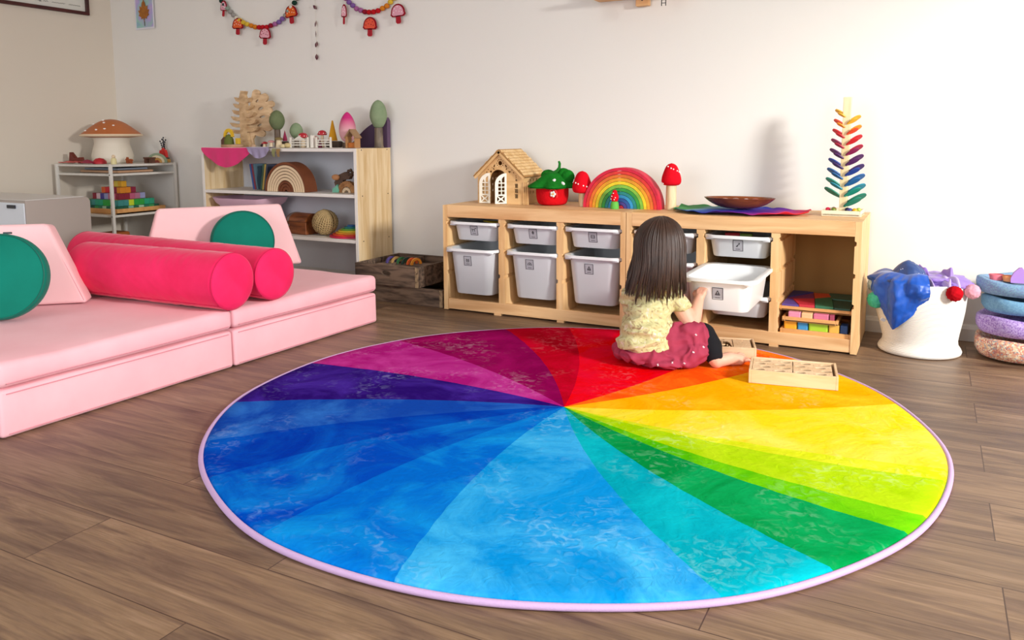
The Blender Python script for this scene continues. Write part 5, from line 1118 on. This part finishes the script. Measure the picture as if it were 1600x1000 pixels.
for z, rz_, wd in ((.012, 0, .011), (.085, .4, .010), (.145, 0, .003), (.205, .3, .006), (.300, -.8, .010), (.37, .3, .009)):
    mb = MB(); M = Matrix.Translation((-.003, 0, z)) @ Matrix.Rotation(rz_, 4, 'Y') @ XZ(0, 0, 0); mb.prism([(wd*math.sin(PI*t)*(1 if t < 1 else 0), -.016+.036*t) for t in [i/8 for i in range(9)]]+[(-wd*math.sin(PI*t), -.016+.036*t) for t in [i/8 for i in range(7, 0, -1)]], M, .002); build('leaf', mb, mat('plum_leaf', '5a1c30', rough=.8), ls, smooth=0)

sh = thing('wall_shelf', 'pale wooden wall ledge high above the cubby units', 'wall shelf', (.86, -.075, 1.497), 0)
mb = MB(); mb.box((0, 0, .010), (.46, .14, .018), bev=.002); build('board', mb, m_pine, sh, smooth=0)
mb = MB(); mb.box((-.0, .050, -.018), (.065, .03, .040), bev=.003); br_ = build('bracket', mb, m_pine, sh, smooth=0); q = MB(); q.cyl((-.0, .0345, -.012), (-.0, .0335, -.012), .004, n=10); build('screw', q, m_scr, br_)
o = blk(.69, -.09, 1.517+.05, (.035, .02, .10), '18202c', 'black block toy at the left end of the high wall ledge', name='dark_block', cat='toy block')
o = blk(.735, -.09, 1.517+.05, (.030, .02, .10), '4a7a9c', 'blue block toy beside the black one on the high ledge', name='blue_block', cat='toy block')
ld = thing('toy_ladder', 'tiny black toy ladder hanging from the high wall ledge', 'toy ladder', (1.0, -.155, 1.432), .0)
for s_ in (-1, 1): mb = MB(); mb.box((s_*.0095, 0, .06), (.003, .004, .12)); build('rail', mb, mat('black_wire', '20241f', rough=.6), ld, smooth=0)
for i in range(8): mb = MB(); mb.box((0, 0, .012+.014*i), (.018, .003, .0025)); build('rung', mb, mat('black_wire', '20241f'), ld, smooth=0)
# ------------------------------------------------------------------ wooden cut-out boxes by the child
m_bx = wood('beech_light', 'eacaa2', 'dcb486', stretch=(2, 12, 12), scale=3); m_hole = mat('box_inside', '33221a', rough=.9)
def cutbox(x, y, z, rz, w_, d_, h, label, seed):
    o = thing('cutout_box', label, 'wooden box', (x, y, z), rz, 'flat wooden boxes with cut-out lids'); t = .008
    for s_ in (-1, 1):
        mb = MB(); mb.box((s_*(w_/2-t/2), 0, h/2), (t, d_, h), bev=.0012); build('end_board', mb, m_bx, o, smooth=0)
        mb = MB(); mb.box((0, s_*(d_/2-t/2), h/2), (w_-2*t, t, h), bev=.0012); build('side_board', mb, m_bx, o, smooth=0)
    mb = MB(); mb.box((0, 0, .003), (w_-2*t, d_-2*t, .006)); build('bottom', mb, m_hole, o, smooth=0)
    rnd = random.Random(seed); holes = []; W2 = w_-2*t-.004; D2 = d_-2*t-.004
    used = []
    for i in range(4):
        for j in range(4):
            cx = -W2/2+W2*(i+.5)/4+(.009 if j % 2 else -.009); cy = -D2/2+D2*(j+.5)/4
            holes.append(ell(cx, cy, .0175, .0100, n=14, rot=rnd.choice((0, .1, -.1))))
            for k in range(2):
                hx = cx+(-1, 1)[k]*.024; hy = cy+rnd.uniform(-.008, .008)
                if abs(hx) < W2/2-.006 and abs(hy) < D2/2-.006: holes.append(ell(hx, hy, .0028, .0035, n=7))
    # keep holes from touching each other
    keep = []
    for h_ in holes:
        c = (sum(p[0] for p in h_)/len(h_), sum(p[1] for p in h_)/len(h_)); r_ = max(p[0] for p in h_)-c[0]
        if all(math.hypot(c[0]-q[0], c[1]-q[1]) > r_+q[2]+.001 for q in keep): keep.append((*c, r_, h_))
    M = Matrix.Translation((0, 0, h-.006))
    half = W2/2
    for s_, nm in ((-1, 'left'), (1, 'right')):
        hs2 = [q[3] for q in keep if (q[0] > 0) == (s_ > 0) and abs(q[0])-q[2] > .004]
        xx0, xx1 = ((-W2/2, -.0015) if s_ < 0 else (.0015, W2/2-.006))
        plate('lid', rect(xx0, -D2/2, xx1, D2/2), hs2, .004, M, m_bx, o)
    return o
cutbox(1.718, -.945, .019, math.radians(8.5), .281, .172, .046, 'flat wooden box with oval cut-outs standing on the yellow wedge of the rug', 5)
cutbox(1.460, -.690, .019, math.radians(15), .165, .150, .040, "second flat wooden cut-out box just behind the child's bare foot", 9)

# ------------------------------------------------------------------ rope basket with silks
m_rope = mat('cotton_rope', 'f0e9de', rough=.9); nt = m_rope.node_tree; N = nt.nodes.new; L = nt.links.new; tc = N('ShaderNodeTexCoord'); wv = N('ShaderNodeTexWave'); wv.bands_direction = 'Z'; wv.inputs['Scale'].default_value = 55; wv.inputs['Distortion'].default_value = .6; wv.inputs['Detail Scale'].default_value = 20; L(tc.outputs['Object'], wv.inputs[0]); bp = N('ShaderNodeBump'); bp.inputs['Strength'].default_value = .4; bp.inputs['Distance'].default_value = .003; L(wv.outputs['Color'], bp.inputs['Height']); L(bp.outputs[0], nt.nodes['Principled BSDF'].inputs['Normal'])
KX, KY = 2.095, -.265
bs = thing('rope_basket', 'white coiled rope basket with felt pompoms, full of blue and violet silks', 'basket', (KX, KY, .001), 0)
def brf(a, r, z):
    return 1+.012*math.sin(2*a+1)+(.05*math.cos(a-.2)*0)
prof = [(.00001, 0), (.138, 0), (.146, .004), (.148, .012), (.143, .022), (.134, .034), (.132, .05), (.138, .08), (.148, .12), (.157, .16), (.163, .20), (.166, .24), (.165, .262), (.160, .268), (.155, .262), (.152, .20), (.13, .06), (.00001, .03)]
mb = MB(); mb.lathe(prof, n=72, rf=brf)
for v in mb.bm.verts: v.co.x += -.012*max(0, (v.co.z-.05)/.2)+.0; v.co.z *= 1.06
build('body', mb, m_rope, bs, smooth=1.2)
def pom(x, y, z, r_, c, c2, nm):
    m = mat('pom_'+c, c, rough=.95, var=.5, vscale=60, c2=c2, spec=.1); mb = MB(); rnd = random.Random(int(r_*1e4)+int(abs(x)*100))
    t = bmesh.new(); bmesh.ops.create_icosphere(t, subdivisions=4, radius=1)
    for v in t.verts: d = v.co.normalized(); v.co = d*r_*(1+.10*noise.noise(d*9)+.10*(rnd.random()-.5))
    bmesh.ops.transform(t, matrix=Matrix.Translation((x, y, z)), verts=t.verts); mb._add(t, 0)
    return build('pompom', mb, m, bs, smooth=1.5, label='%s pompom' % nm)
pom(.108, -.142, .262, .028, 'c4101e', 'a00814', 'deep red')
pom(.168, -.065, .262, .027, 'eeb4c0', 'e08ca0', 'pale pink')
pom(-.158, -.085, .205, .032, '5cc0a0', '2f9c7c', 'mint green')
pom(-.165, -.02, .255, .030, 'cfdce2', 'b8c8d0', 'pale blue-white')
mb = MB(); mb._add(_boxm(Matrix.Translation((-.128, -.118, .135)) @ Matrix.Rotation(.7, 4, 'Y') @ Matrix.Rotation(.9, 4, 'Z'), (.028, .002, .012)), 0); build('cloth_tag', mb, mat('white_tag', 'f2f2f2'), bs, smooth=0, label='small white cloth tag')
m_bs = mat('blue_silk', '1058c0', rough=.42, sheen=.3, var=.5, vscale=9, c2='0c47a4', bump=.2, bscale=22); m_ns = mat('navy_silk', '2c4c86', rough=.5, sheen=.3, var=.5, vscale=12, c2='223c74')
m_vs = mat('violet_silk', '8468ba', rough=.5, sheen=.3, var=.5, vscale=12, c2='9c7cc8'); m_ls = mat('lavender_silk', 'b8a2d8', rough=.5, sheen=.3, var=.5, vscale=12, c2='c8b6e2')
def NZ(x, y, z, s=1): return noise.noise(Vector((x*s, y*s, z*s)))
# blue silk: a pointed flap over the front-left rim
def flap(u, v):
    a = math.radians(-178+100*u)                # angle round the rim
    w_ = 1-abs(2*(u-.58))**1.2
    if v < .35:
        k = v/.35; r_ = .07+.10*k; z = .292+.025*math.sin(PI*k)+.010*NZ(u*4, v*4, 1)
    else:
        k = (v-.35)/.65; r_ = .175+.0075*math.sin(26*(u-.58)*(1-.55*k)+.8)+.012*math.sin(PI*k)-.016*k; z = .292-k*(.045+.145*max(0, w_)**1.1)
    r_ += .006*NZ(u*7, v*3, 5)+.005*NZ(u*16, v*9, 2)+.003*NZ(u*30, v*14, 8)
    return (KX-.010+r_*math.cos(a), KY+r_*math.sin(a), z+.004)
mb = MB(); mb.sheet(flap, 60, 40, .0018); build('blue_silk', mb, m_bs, None, smooth=1.4, label='bright blue silk hanging in a point over the front of the rope basket', cat='cloth')
def pouch(cx, cy, cz, rx, ry, rz, m, name, label, seed, pk=0, px=0):
    t = bmesh.new(); bmesh.ops.create_icosphere(t, subdivisions=5, radius=1)
    for v in t.verts:
        d = v.co.normalized(); k = 1+.30*noise.noise(d*1.9+Vector((seed, 0, 0)))+.12*abs(noise.noise(d*5+Vector((0, seed, 0))))
        z = d.z*rz*k
        if pk and d.z > 0: z += pk*max(0, 1-((d.x-px)**2+d.y**2)*2.4)
        v.co = Vector((cx+d.x*rx*k, cy+d.y*ry*k, cz+max(z, -rz*.5)))
    mb = MB(); mb._add(t, 0); return build(name, mb, m, None, smooth=1.4, label=label, cat='cloth')
o = pouch(KX-.060, KY-.07, .292, .085, .065, .026, m_ns, 'navy_silk', 'dark blue star-dotted silk peaked at the top left of the rope basket', 2, pk=.050, px=.15)
q = MB(); rnd = random.Random(4)
for f in o.data.polygons:
    if f.normal.y < -.2 and f.normal.z > .1 and rnd.random() < .02: q.ball(f.center, .0016, 6)
build('printed_stars', q, mat('star_white', 'dfe8f4'), o)
def ruffle(cx, cy, cz, L_, h, m, name, label, seed, ang=0):
    def f(u, v):
        s_ = (u-.5)*L_; w_ = .022*math.sin(u*13+seed)+.01*math.sin(u*27+seed*2)
        y = w_+(v-.5)*.05; z = cz+h*(.5+.5*math.sin(u*9+seed))*math.sin(PI*v)+.006*math.sin(30*u+4*v)
        ca, sa = math.cos(ang), math.sin(ang); return (cx+s_*ca-y*sa, cy+s_*sa+y*ca, z)
    mb = MB(); mb.sheet(f, 70, 14, .0022); return build(name, mb, m, None, smooth=1.4, label=label, cat='cloth')
pouch(KX+.06, KY-.01, .282, .095, .088, .034, m_vs, 'violet_silk', 'bundled violet silk filling the right half of the rope basket', 7, pk=.0)
ruffle(KX+.052, KY-.020, .285, .13, .058, m_vs, 'violet_silk', 'looped violet silk standing highest at the back right of the basket', 1.0, .1)
ruffle(KX+.085, KY-.06, .274, .15, .042, m_ls, 'lavender_silk', 'pale lavender silk rolled along the front right rim of the basket', 3.2, .45)
ruffle(KX+.035, KY-.095, .272, .11, .036, m_ls, 'lavender_silk', 'pale lavender silk fold right beside the blue silk on the basket', 5.2, .2)

# ------------------------------------------------------------------ stacked wobbly foam bowls at the right edge
SX, SY = 2.428, -.215
def speck(name, c, cols, sc):
    m = mat(name, c, rough=.9); nt = m.node_tree; N = nt.nodes.new; L = nt.links.new; tc = N('ShaderNodeTexCoord'); v = N('ShaderNodeTexVoronoi'); v.inputs['Scale'].default_value = sc; L(tc.outputs['Object'], v.inputs[0]); sp = N('ShaderNodeSeparateColor'); L(v.outputs['Color'], sp.inputs[0]); r = N('ShaderNodeValToRGB'); r.color_ramp.interpolation = 'CONSTANT'; e = r.color_ramp.elements; e[0].position = 0; e[0].color = (*lin(cols[0]), 1); e[1].position = 1/len(cols); e[1].color = (*lin(cols[1]), 1)
    for i, cc in enumerate(cols[2:]): q = e.new((i+2)/len(cols)); q.color = (*lin(cc), 1)
    L(sp.outputs[0], r.inputs[0]); L(r.outputs[0], nt.nodes['Principled BSDF'].inputs['Base Color']); return m
def dome(z, h, r_, m, label, up, seed, name='stepping_bowl'):
    o = thing(name, label, 'stepping stone', (SX, SY, z), 0, 'foam stepping bowls stacked at the right edge'); mb = MB()
    k = lambda a, r, zz: 1+.018*math.sin(3*a+seed)+.010*math.sin(5*a+2*seed)
    if up: pr_ = [(.00001, h*.82), (r_*.72, h*.82), (r_*.86, h*.97), (r_*.93, h), (r_*.985, h*.93), (r_, h*.70), (r_*.985, h*.40), (r_*.90, h*.14), (r_*.72, .004), (r_*.5, 0), (.00001, 0)]
    else: pr_ = [(.00001, 0), (r_*.9, 0), (r_*.99, .005), (r_, h*.3), (r_*.97, h*.6), (r_*.85, h*.86), (r_*.6, h*.98), (.00001, h)]
    mb.lathe(pr_, n=64, rf=k); b = build('foam_body', mb, m, o, smooth=1.3)
    for v in b.data.vertices:
        if v.co.z > h*.5: v.co.z += .005*math.sin(3*math.atan2(v.co.y, v.co.x)+seed)
    return o
dome(.001, .085, .148, speck('speckled_foam', 'd8b098', ['d9a088', 'e6c8a8', 'c07a70', 'e8d8c0', 'a8a0a0', 'd88a70', 'e2b890'], 190), 'speckled multicoloured foam bowl at the bottom of the stack by the right edge', True, 1)
dome(.092, .078, .146, speck('purple_foam', 'a88ac4', ['a78bc6', 'b59ad0', 'a284c4', '8e68b4', 'bca6d6'], 240), 'light purple flecked foam bowl, second from the bottom of the stack', True, 2)
dome(.176, .066, .130, speck('blue_foam', '6f9cba', ['6a97b8', '74a2c0', '6c9abc', '7aa8c4'], 240), 'dusty blue foam bowl, third in the stack under the open blue bowl', True, 3)
dome(.246, .062, .150, speck('blue_foam_light', '7da6c6', ['7c9fc4', '84aace', '8096c0', '8cb4cc'], 240), 'open dusty blue foam bowl on top of the stack, holding small pieces', True, 4)
for i, (dx, dy, r_, c, nm, kind) in enumerate(((-.085, -.03, .026, 'e0707c', 'coral pink curved piece at the left in the top foam bowl', 0), (-.045, -.05, .024, 'e8925c', 'orange curved piece beside the coral one in the top foam bowl', 0), (.075, -.045, .055, 'd0842c', 'orange-brown shallow dish at the right edge of the top foam bowl', 2))):
    mb = MB(); mb.lathe([(.00001, 0), (r_*.8, .002), (r_, .022), (r_*.9, .024), (r_*.7, .008), (.00001, .006)], n=24, sy=.7); o = build('small_dish', mb, mat('dish_'+c, c, rough=.7), None, smooth=1.2, label=nm, cat='small dish'); o.location = (SX+dx, SY+dy, .299+(.004 if kind else 0))
mb = MB(); mb.prism([(-.03, 0), (.034, 0), (.020, .035), (.004, .058), (-.006, .056), (-.022, .038), (-.031, .016)], XZ(0, 0, 0), .018); o = build('foam_wedge', mb, mat('orchid_foam', 'b084cc', rough=.8), None, smooth=.5, label='orchid purple pointed foam piece sticking up from the top foam bowl', cat='foam piece'); o.location = (SX-.012, SY-.075, .300)

# ------------------------------------------------------------------ the child
ca, sa = math.cos(.4834), math.sin(.4834)
kid = thing('person', 'small child with long dark hair in yellow top and maroon skirt, seated on rug', 'person', (1.235, -.901, 0), .4834)
m_skin = mat('skin', 'e3ad93', rough=.55, sss=.15, var=.3, vscale=12, c2='dca088'); m_hair = mat('dark_hair', '452c20', rough=.42, spec=.45, var=.5, vscale=25, c2='2a1a12')
def chain(pts, rs): return [('cap', a, b, r0, r1) for a, b, r0, r1 in zip(pts, pts[1:], rs, rs[1:])]
B = []
B += [('ell', (-.045, -.035, .085), (.088, .075, .068))]
B += chain([(-.045, -.035, .10), (-.040, -.02, .18), (-.022, -.004, .255)], [.078, .070, .066])
B += chain([(-.085, .0, .268), (.035, .0, .272)], [.032, .032])
B += chain([(-.020, .006, .28), (-.010, .018, .37)], [.032, .034])
B += [('ell', (-.004, .018, .448), (.076, .088, .090)), ('ell', (-.002, .050, .405), (.045, .045, .045))]
B += [('ell', (-.002, .106, .430), (.010, .014, .012)), ('ell', (-.002, .094, .398), (.018, .010, .007)), ('ell', (.073, .020, .432), (.009, .013, .018)), ('ell', (-.081, .020, .432), (.009, .013, .018))]
# right arm: shoulder, elbow low by the knee, forearm raised to the bin
SHR, ELR, WRR = (.052, .0, .262), (.108, -.045, .150), (.150, .028, .236)
B += chain([SHR, (.082, -.022, .205), ELR], [.034, .032, .027]); B += chain([ELR, (.127, -.010, .190), WRR], [.028, .027, .0185])
SHL, ELL, WRL = (-.100, .01, .258), (-.095, .09, .19), (-.02, .15, .20)
B += chain([SHL, ELL], [.033, .027]); B += chain([ELL, WRL], [.026, .018])
# hands
def hand(w_, fwd, upv, side, curl):
    w_ = Vector(w_); f = Vector(fwd).normalized(); u = Vector(upv); u = (u-f*u.dot(f)).normalized(); s_ = f.cross(u)*side; P = []
    palm = w_+f*.022; P.append(('cap', tuple(w_), tuple(w_+f*.010), .0165, .017)); 
    for k in (-1, 0, 1): P.append(('cap', tuple(w_+f*.010+s_*.008*k), tuple(w_+f*.034+s_*.0115*k), .0110, .0098))
    for k, ln in zip((-1.5, -.5, .5, 1.5), (.026, .031, .029, .022)):
        a = w_+f*.036+s_*.0082*k; d1 = (f*math.cos(curl*.5)-u*math.sin(curl*.5)); b = a+d1*ln*.5; d2 = (f*math.cos(curl)-u*math.sin(curl)); c = b+d2*ln*.35; d3 = (f*math.cos(curl*1.5)-u*math.sin(curl*1.5)); d = c+d3*ln*.28
        P += chain([tuple(a), tuple(b), tuple(c), tuple(d)], [.0062, .0057, .0053, .0046])
    a = w_+f*.012+s_*(-.014); b = a+(f*.6-s_*.75-u*.2).normalized()*.017; c = b+(f*.85-s_*.1-u*.55).normalized()*.014
    P += chain([tuple(a), tuple(b), tuple(c)], [.0078, .0066, .0054]); return P
B += hand(WRR, (.30, .30, .75), (-.55, -.75, .25), 1, .95)
B += hand(WRL, (.55, .6, .1), (0, -.2, 1), -1, .6)
# legs: right leg bent with the knee up, foot forward; left leg folded in front
HR, KR, AR = (.00, -.045, .080), (.158, -.055, .120), (.165, -.105, .045)
HR, KR, AR = (.00, -.045, .080), (.150, -.045, .118), (.178, -.115, .050)
B += chain([HR, KR], [.060, .044]); B += chain([KR, (.172, -.085, .08), AR], [.042, .037, .026])
FT = Vector((.315, -.055, .040)); A_ = Vector((.178, -.115, .048))
B += chain([tuple(A_), (.185, -.118, .040)], [.025, .023])
B += chain([(.182, -.116, .041), (.235, -.094, .045), (.286, -.070, .036)], [.023, .0235, .019])
for _s in (-.022, -.008, .010): B += [('cap', (.250, -.087, .036), tuple(Vector((.288, -.0690, .031))+Vector((.404, .915, 0))*_s*-1*-1), .019, .0115)]
dF = (Vector((.286, -.07, 0))-Vector((.182, -.116, 0))).normalized(); sF = Vector((-dF.y, dF.x, 0))
for k, (ln, r_) in enumerate(((.034, .0098), (.030, .0072), (.027, .0068), (.023, .0064), (.019, .0060))):
    off = (.0205, .0045, -.0075, -.0185, -.0285)[k]; a = Vector((.283, -.0715, .036+.006*(4-k)*.5-.004))+sF*off
    a = Vector((.283, -.0715, .034))+sF*(off)+Vector((0, 0, .008 if k < 1 else .004)); B += chain([tuple(a), tuple(a+dF*ln*.5+sF*off*.15+Vector((0, 0, .004))), tuple(a+dF*ln*.95+sF*off*.25+Vector((0, 0, -.003)))], [r_*1.0, r_*.88, r_*1.0])
HL, KL, AL = (-.09, -.01, .085), (-.06, .14, .095), (.10, .10, .052)
B += chain([HL, KL], [.056, .042]); B += chain([KL, AL], [.038, .026]); B += chain([AL, (.17, .06, .045)], [.024, .018])
body = blob('body', B, .0027, m_skin, kid, sm=3)
# face
q = MB()
for s_ in (-1, 1): q.ball((-.002+s_*.030, .098, .447), (.011, .007, .009), 12)
build('eyes', q, mat('eye_white', 'f2f0ee', rough=.2), kid)
q = MB()
for s_ in (-1, 1): q.ball((-.002+s_*.030, .104, .447), (.005, .003, .005), 10)
build('irises', q, mat('iris_brown', '2a1a12', rough=.2), kid)
q = MB(); q.tube([(-.018, .1035, .399), (-.002, .1065, .3965), (.014, .1035, .399)], [.002, .0035, .002], 8); build('lips', q, mat('lip_rose', 'c4737a', rough=.4), kid)
# black leggings
G = chain([HR, KR], [.066, .0485]); G += chain([KR, (.170, -.080, .085), (.176, -.108, .060)], [.0475, .043, .033])
G += chain([HL, KL], [.062, .047]); G += chain([KL, (.04, .115, .070)], [.044, .036]); G += [('ell', (-.045, -.035, .086), (.096, .088, .067))]
blob('leggings', G, .005, mat('black_leggings', '17161a', rough=.85, spec=.2), kid, sm=3)
# maroon skirt: gathered over the thigh, spread on the rug
m_sk = mat('maroon_cotton', 'ac4058', rough=.85, var=.5, vscale=14, c2='902c44', spec=.2)
K = [('ell', (-.045, -.055, .060), (.128, .105, .042)), ('ell', (.01, -.105, .042), (.125, .068, .024))]
K += chain([(.01, -.055, .095), (.075, -.062, .108), (.128, -.060, .116)], [.070, .066, .060])
K += chain([(.02, -.10, .060), (.085, -.118, .062), (.118, -.105, .070)], [.046, .046, .042])
K += [('ell', (-.135, -.02, .060), (.045, .07, .034))]
def ridge(x): return 1-abs(2*x)
def skirt_fold(c):
    n_ = noise.noise(Vector((c.x*21+c.z*9+2*noise.noise(c*14), c.y*14, c.z*9))); m_ = noise.noise(Vector((c.x*48, c.y*30+3, c.z*20)))
    return .013*(ridge(n_)-.7)+.003*m_
sk = blob('skirt', K, .0042, m_sk, kid, sm=3, disp=skirt_fold)
q = MB()
for (x, y, z, r_) in ((.110, -.140, .150, .3), (.055, -.20, .060, -.2), (.012, -.20, .085, .8), (.095, -.19, .1, 0), (-.05, -.20, .05, .5), (.14, -.16, .11, .2)):
    ok_, lc, nr, ix = sk.closest_point_on_mesh(Vector((x, y, z)))
    for a_ in (r_, r_+1.1): q.ball(None, (.0050, .0006, .0016), 8, M=Matrix.Translation(lc+nr*.0004) @ nr.to_track_quat('-Y', 'Z').to_matrix().to_4x4() @ Matrix.Rotation(a_, 4, 'Y'))
build('printed_motifs', q, mat('motif_white', 'e6d2d6', rough=.8), sk)
# yellow top
m_top = mat('pale_yellow_top', 'd9d49c', rough=.85, spec=.2); nt = m_top.node_tree; N = nt.nodes.new; L = nt.links.new; tc = N('ShaderNodeTexCoord'); n1 = N('ShaderNodeTexNoise'); n1.inputs['Scale'].default_value = 26; n1.inputs['Detail'].default_value = 3; n1.inputs['Distortion'].default_value = 3; L(tc.outputs['Object'], n1.inputs[0]); r = N('ShaderNodeValToRGB'); e = r.color_ramp.elements
e[0].position = .36; e[0].color = (*lin('a48e6c'), 1); e[1].position = .70; e[1].color = (*lin('dccdc6'), 1); k_ = e.new(.43); k_.color = (*lin('c4bc88'), 1); k_ = e.new(.60); k_.color = (*lin('ccc596'), 1); L(n1.outputs[0], r.inputs[0]); L(r.outputs[0], nt.nodes['Principled BSDF'].inputs['Base Color'])
T = chain([(-.062, -.050, .108), (-.056, -.042, .135), (-.046, -.026, .19), (-.028, -.006, .25)], [.093, .095, .087, .080])
T += [('ell', (-.060, -.060, .098), (.112, .086, .040))]
T += chain([(-.094, .0, .262), (.036, .0, .268)], [.045, .045]); T += chain([(.040, .0, .264), (.070, -.014, .232)], [.047, .043]); T += chain([(-.097, .005, .260), (-.103, .03, .225)], [.047, .044]); T += chain([(-.03, .0, .27), (-.02, .006, .298)], [.055, .038])
def top_fold(c):
    n_ = noise.noise(Vector((c.x*9+c.z*9, c.y*9, c.z*26-c.x*8))); m_ = noise.noise(Vector((c.x*35, c.y*35, c.z*35)))
    return .013*(ridge(n_)-.7)+.002*m_
blob('top', T, .0042, m_top, kid, sm=3, disp=top_fold)
# hair: a shell plus long strands combed down from the crown
HC = Vector((-.006, .008, .452)); RX, RY, RZ = .092, .096, .098
hb = MB(); rnd = random.Random(11)
hb.lathe([(.00001, RZ)]+[(RX*math.sin(t), RZ*math.cos(t)) for t in [PI*.56*i/12 for i in range(1, 13)]]+[(RX*.80, -RZ*.25), (.00001, -RZ*.2)], n=40, M=Matrix.Translation(HC) @ Matrix.Diagonal((1, RY/RX, 1, 1)))
def strand(phi, jit, length, lean):
    """phi: angle round the head, -90deg is the back of the head"""
    P = []; cph, sph = math.cos(phi), math.sin(phi)
    crown = Vector((.006, -.012, 0)); k = 1.02+jit
    for i in range(8):
        t = .06+(PI*.46-.06)*i/7
        P.append(HC+Vector((RX*k*math.sin(t)*cph, RY*k*math.sin(t)*sph, RZ*(k+.01)*math.cos(t)))+crown*(1-i/7))
    end = P[-1].copy(); wv_ = rnd.uniform(0, 6); side = max(0, 1+min(0, sph)*1.3) if sph < 0 else 1
    for i in range(1, 11):
        f = i/10; x = end.x*(1-.07*math.sin(PI*f*.9)+.02*f)+lean*f*f+.0025*math.sin(wv_+4*f)*f
        y = end.y-(.012*math.sin(PI*f)+.016*f)-.035*side*f
        P.append(Vector((x, y, end.z-length*f)))
    for _ in range(3):
        Q = [p.copy() for p in P]
        for i in range(1, len(P)-1): P[i] = (Q[i-1]+Q[i]*2+Q[i+1])/4
    r0 = rnd.uniform(.0016, .0033); R_ = [r0*.5]+[r0]*(len(P)-6)+[r0*(1-.8*i/5) for i in range(1, 6)]
    return P, R_
nS = 660; CL = 12; cl = {}
for i in range(nS):
    c_ = i//CL; phc = math.radians(-208+236*((c_+.5)*CL/nS))
    if c_ not in cl:
        cx_ = math.cos(phc); sd = math.sin(phc)
        cl[c_] = (.184+.022*math.cos(phc+1.9)+rnd.uniform(-.020, .016)-(.05 if sd > .1 else 0), -.010-.026*max(0, -cx_)**2+.008*max(0, cx_)+rnd.uniform(-.006, .006))
    phi = math.radians(-208+236*((i+.5)/nS)+rnd.uniform(-2, 2)); ln, lean = cl[c_]
    P, R_ = strand(phi, rnd.uniform(-.03, .04), ln+rnd.uniform(-.010, .006), lean)
    tx_, ty_ = HC.x+RX*math.cos(phc)+lean, HC.y+RY*math.sin(phc)
    n_ = len(P)
    for q_ in range(8, n_): f = ((q_-7)/(n_-8))**2*.55; P[q_].x += (tx_-P[q_].x)*f
    hb.tube(P, R_, 5)
# locks toward the face
for i in range(60):
    phi = math.radians(25+130*(i+.5)/60); P, R_ = strand(phi, rnd.uniform(-.02, .03), .02, 0); hb.tube(P[:9], R_[:9], 5)
build('hair', hb, m_hair, kid, smooth=1.4, label='long straight dark brown hair')

# ------------------------------------------------------------------ unseen bean bag shape, added beyond the right edge to shade the wall
bb = thing('shade_blocker', 'unseen sand-coloured bean bag shape added to shade the lower right wall', 'light blocker', (3.30, -.46, .001), 0)
mb = MB(); mb.lathe([(.00001, 0), (.33, .0), (.40, .05), (.43, .15), (.40, .28), (.32, .42), (.22, .55), (.13, .66), (.05, .73), (.00001, .74)], n=48, rf=lambda a, r, z: 1+.05*noise.noise(Vector((3*math.cos(a), 3*math.sin(a), z*6))))
build('cover', mb, mat('sand_canvas', 'b8a488', rough=.9), bb, smooth=1.3)
q = MB(); q.tube([(.03*math.cos(a), 0, .76+.02*math.sin(a)) for a in [PI*i/8 for i in range(9)]], .008, 8); build('carry_loop', q, mat('sand_canvas', 'b8a488'), bb)

for o in list(bpy.data.objects):
    if o.type == 'MESH' and o.name.split('.')[0] in ('crown', 'cap', 'bowl_shell', 'felt_body') and len(o.data.vertices) < 2000: modsub(o, 1)
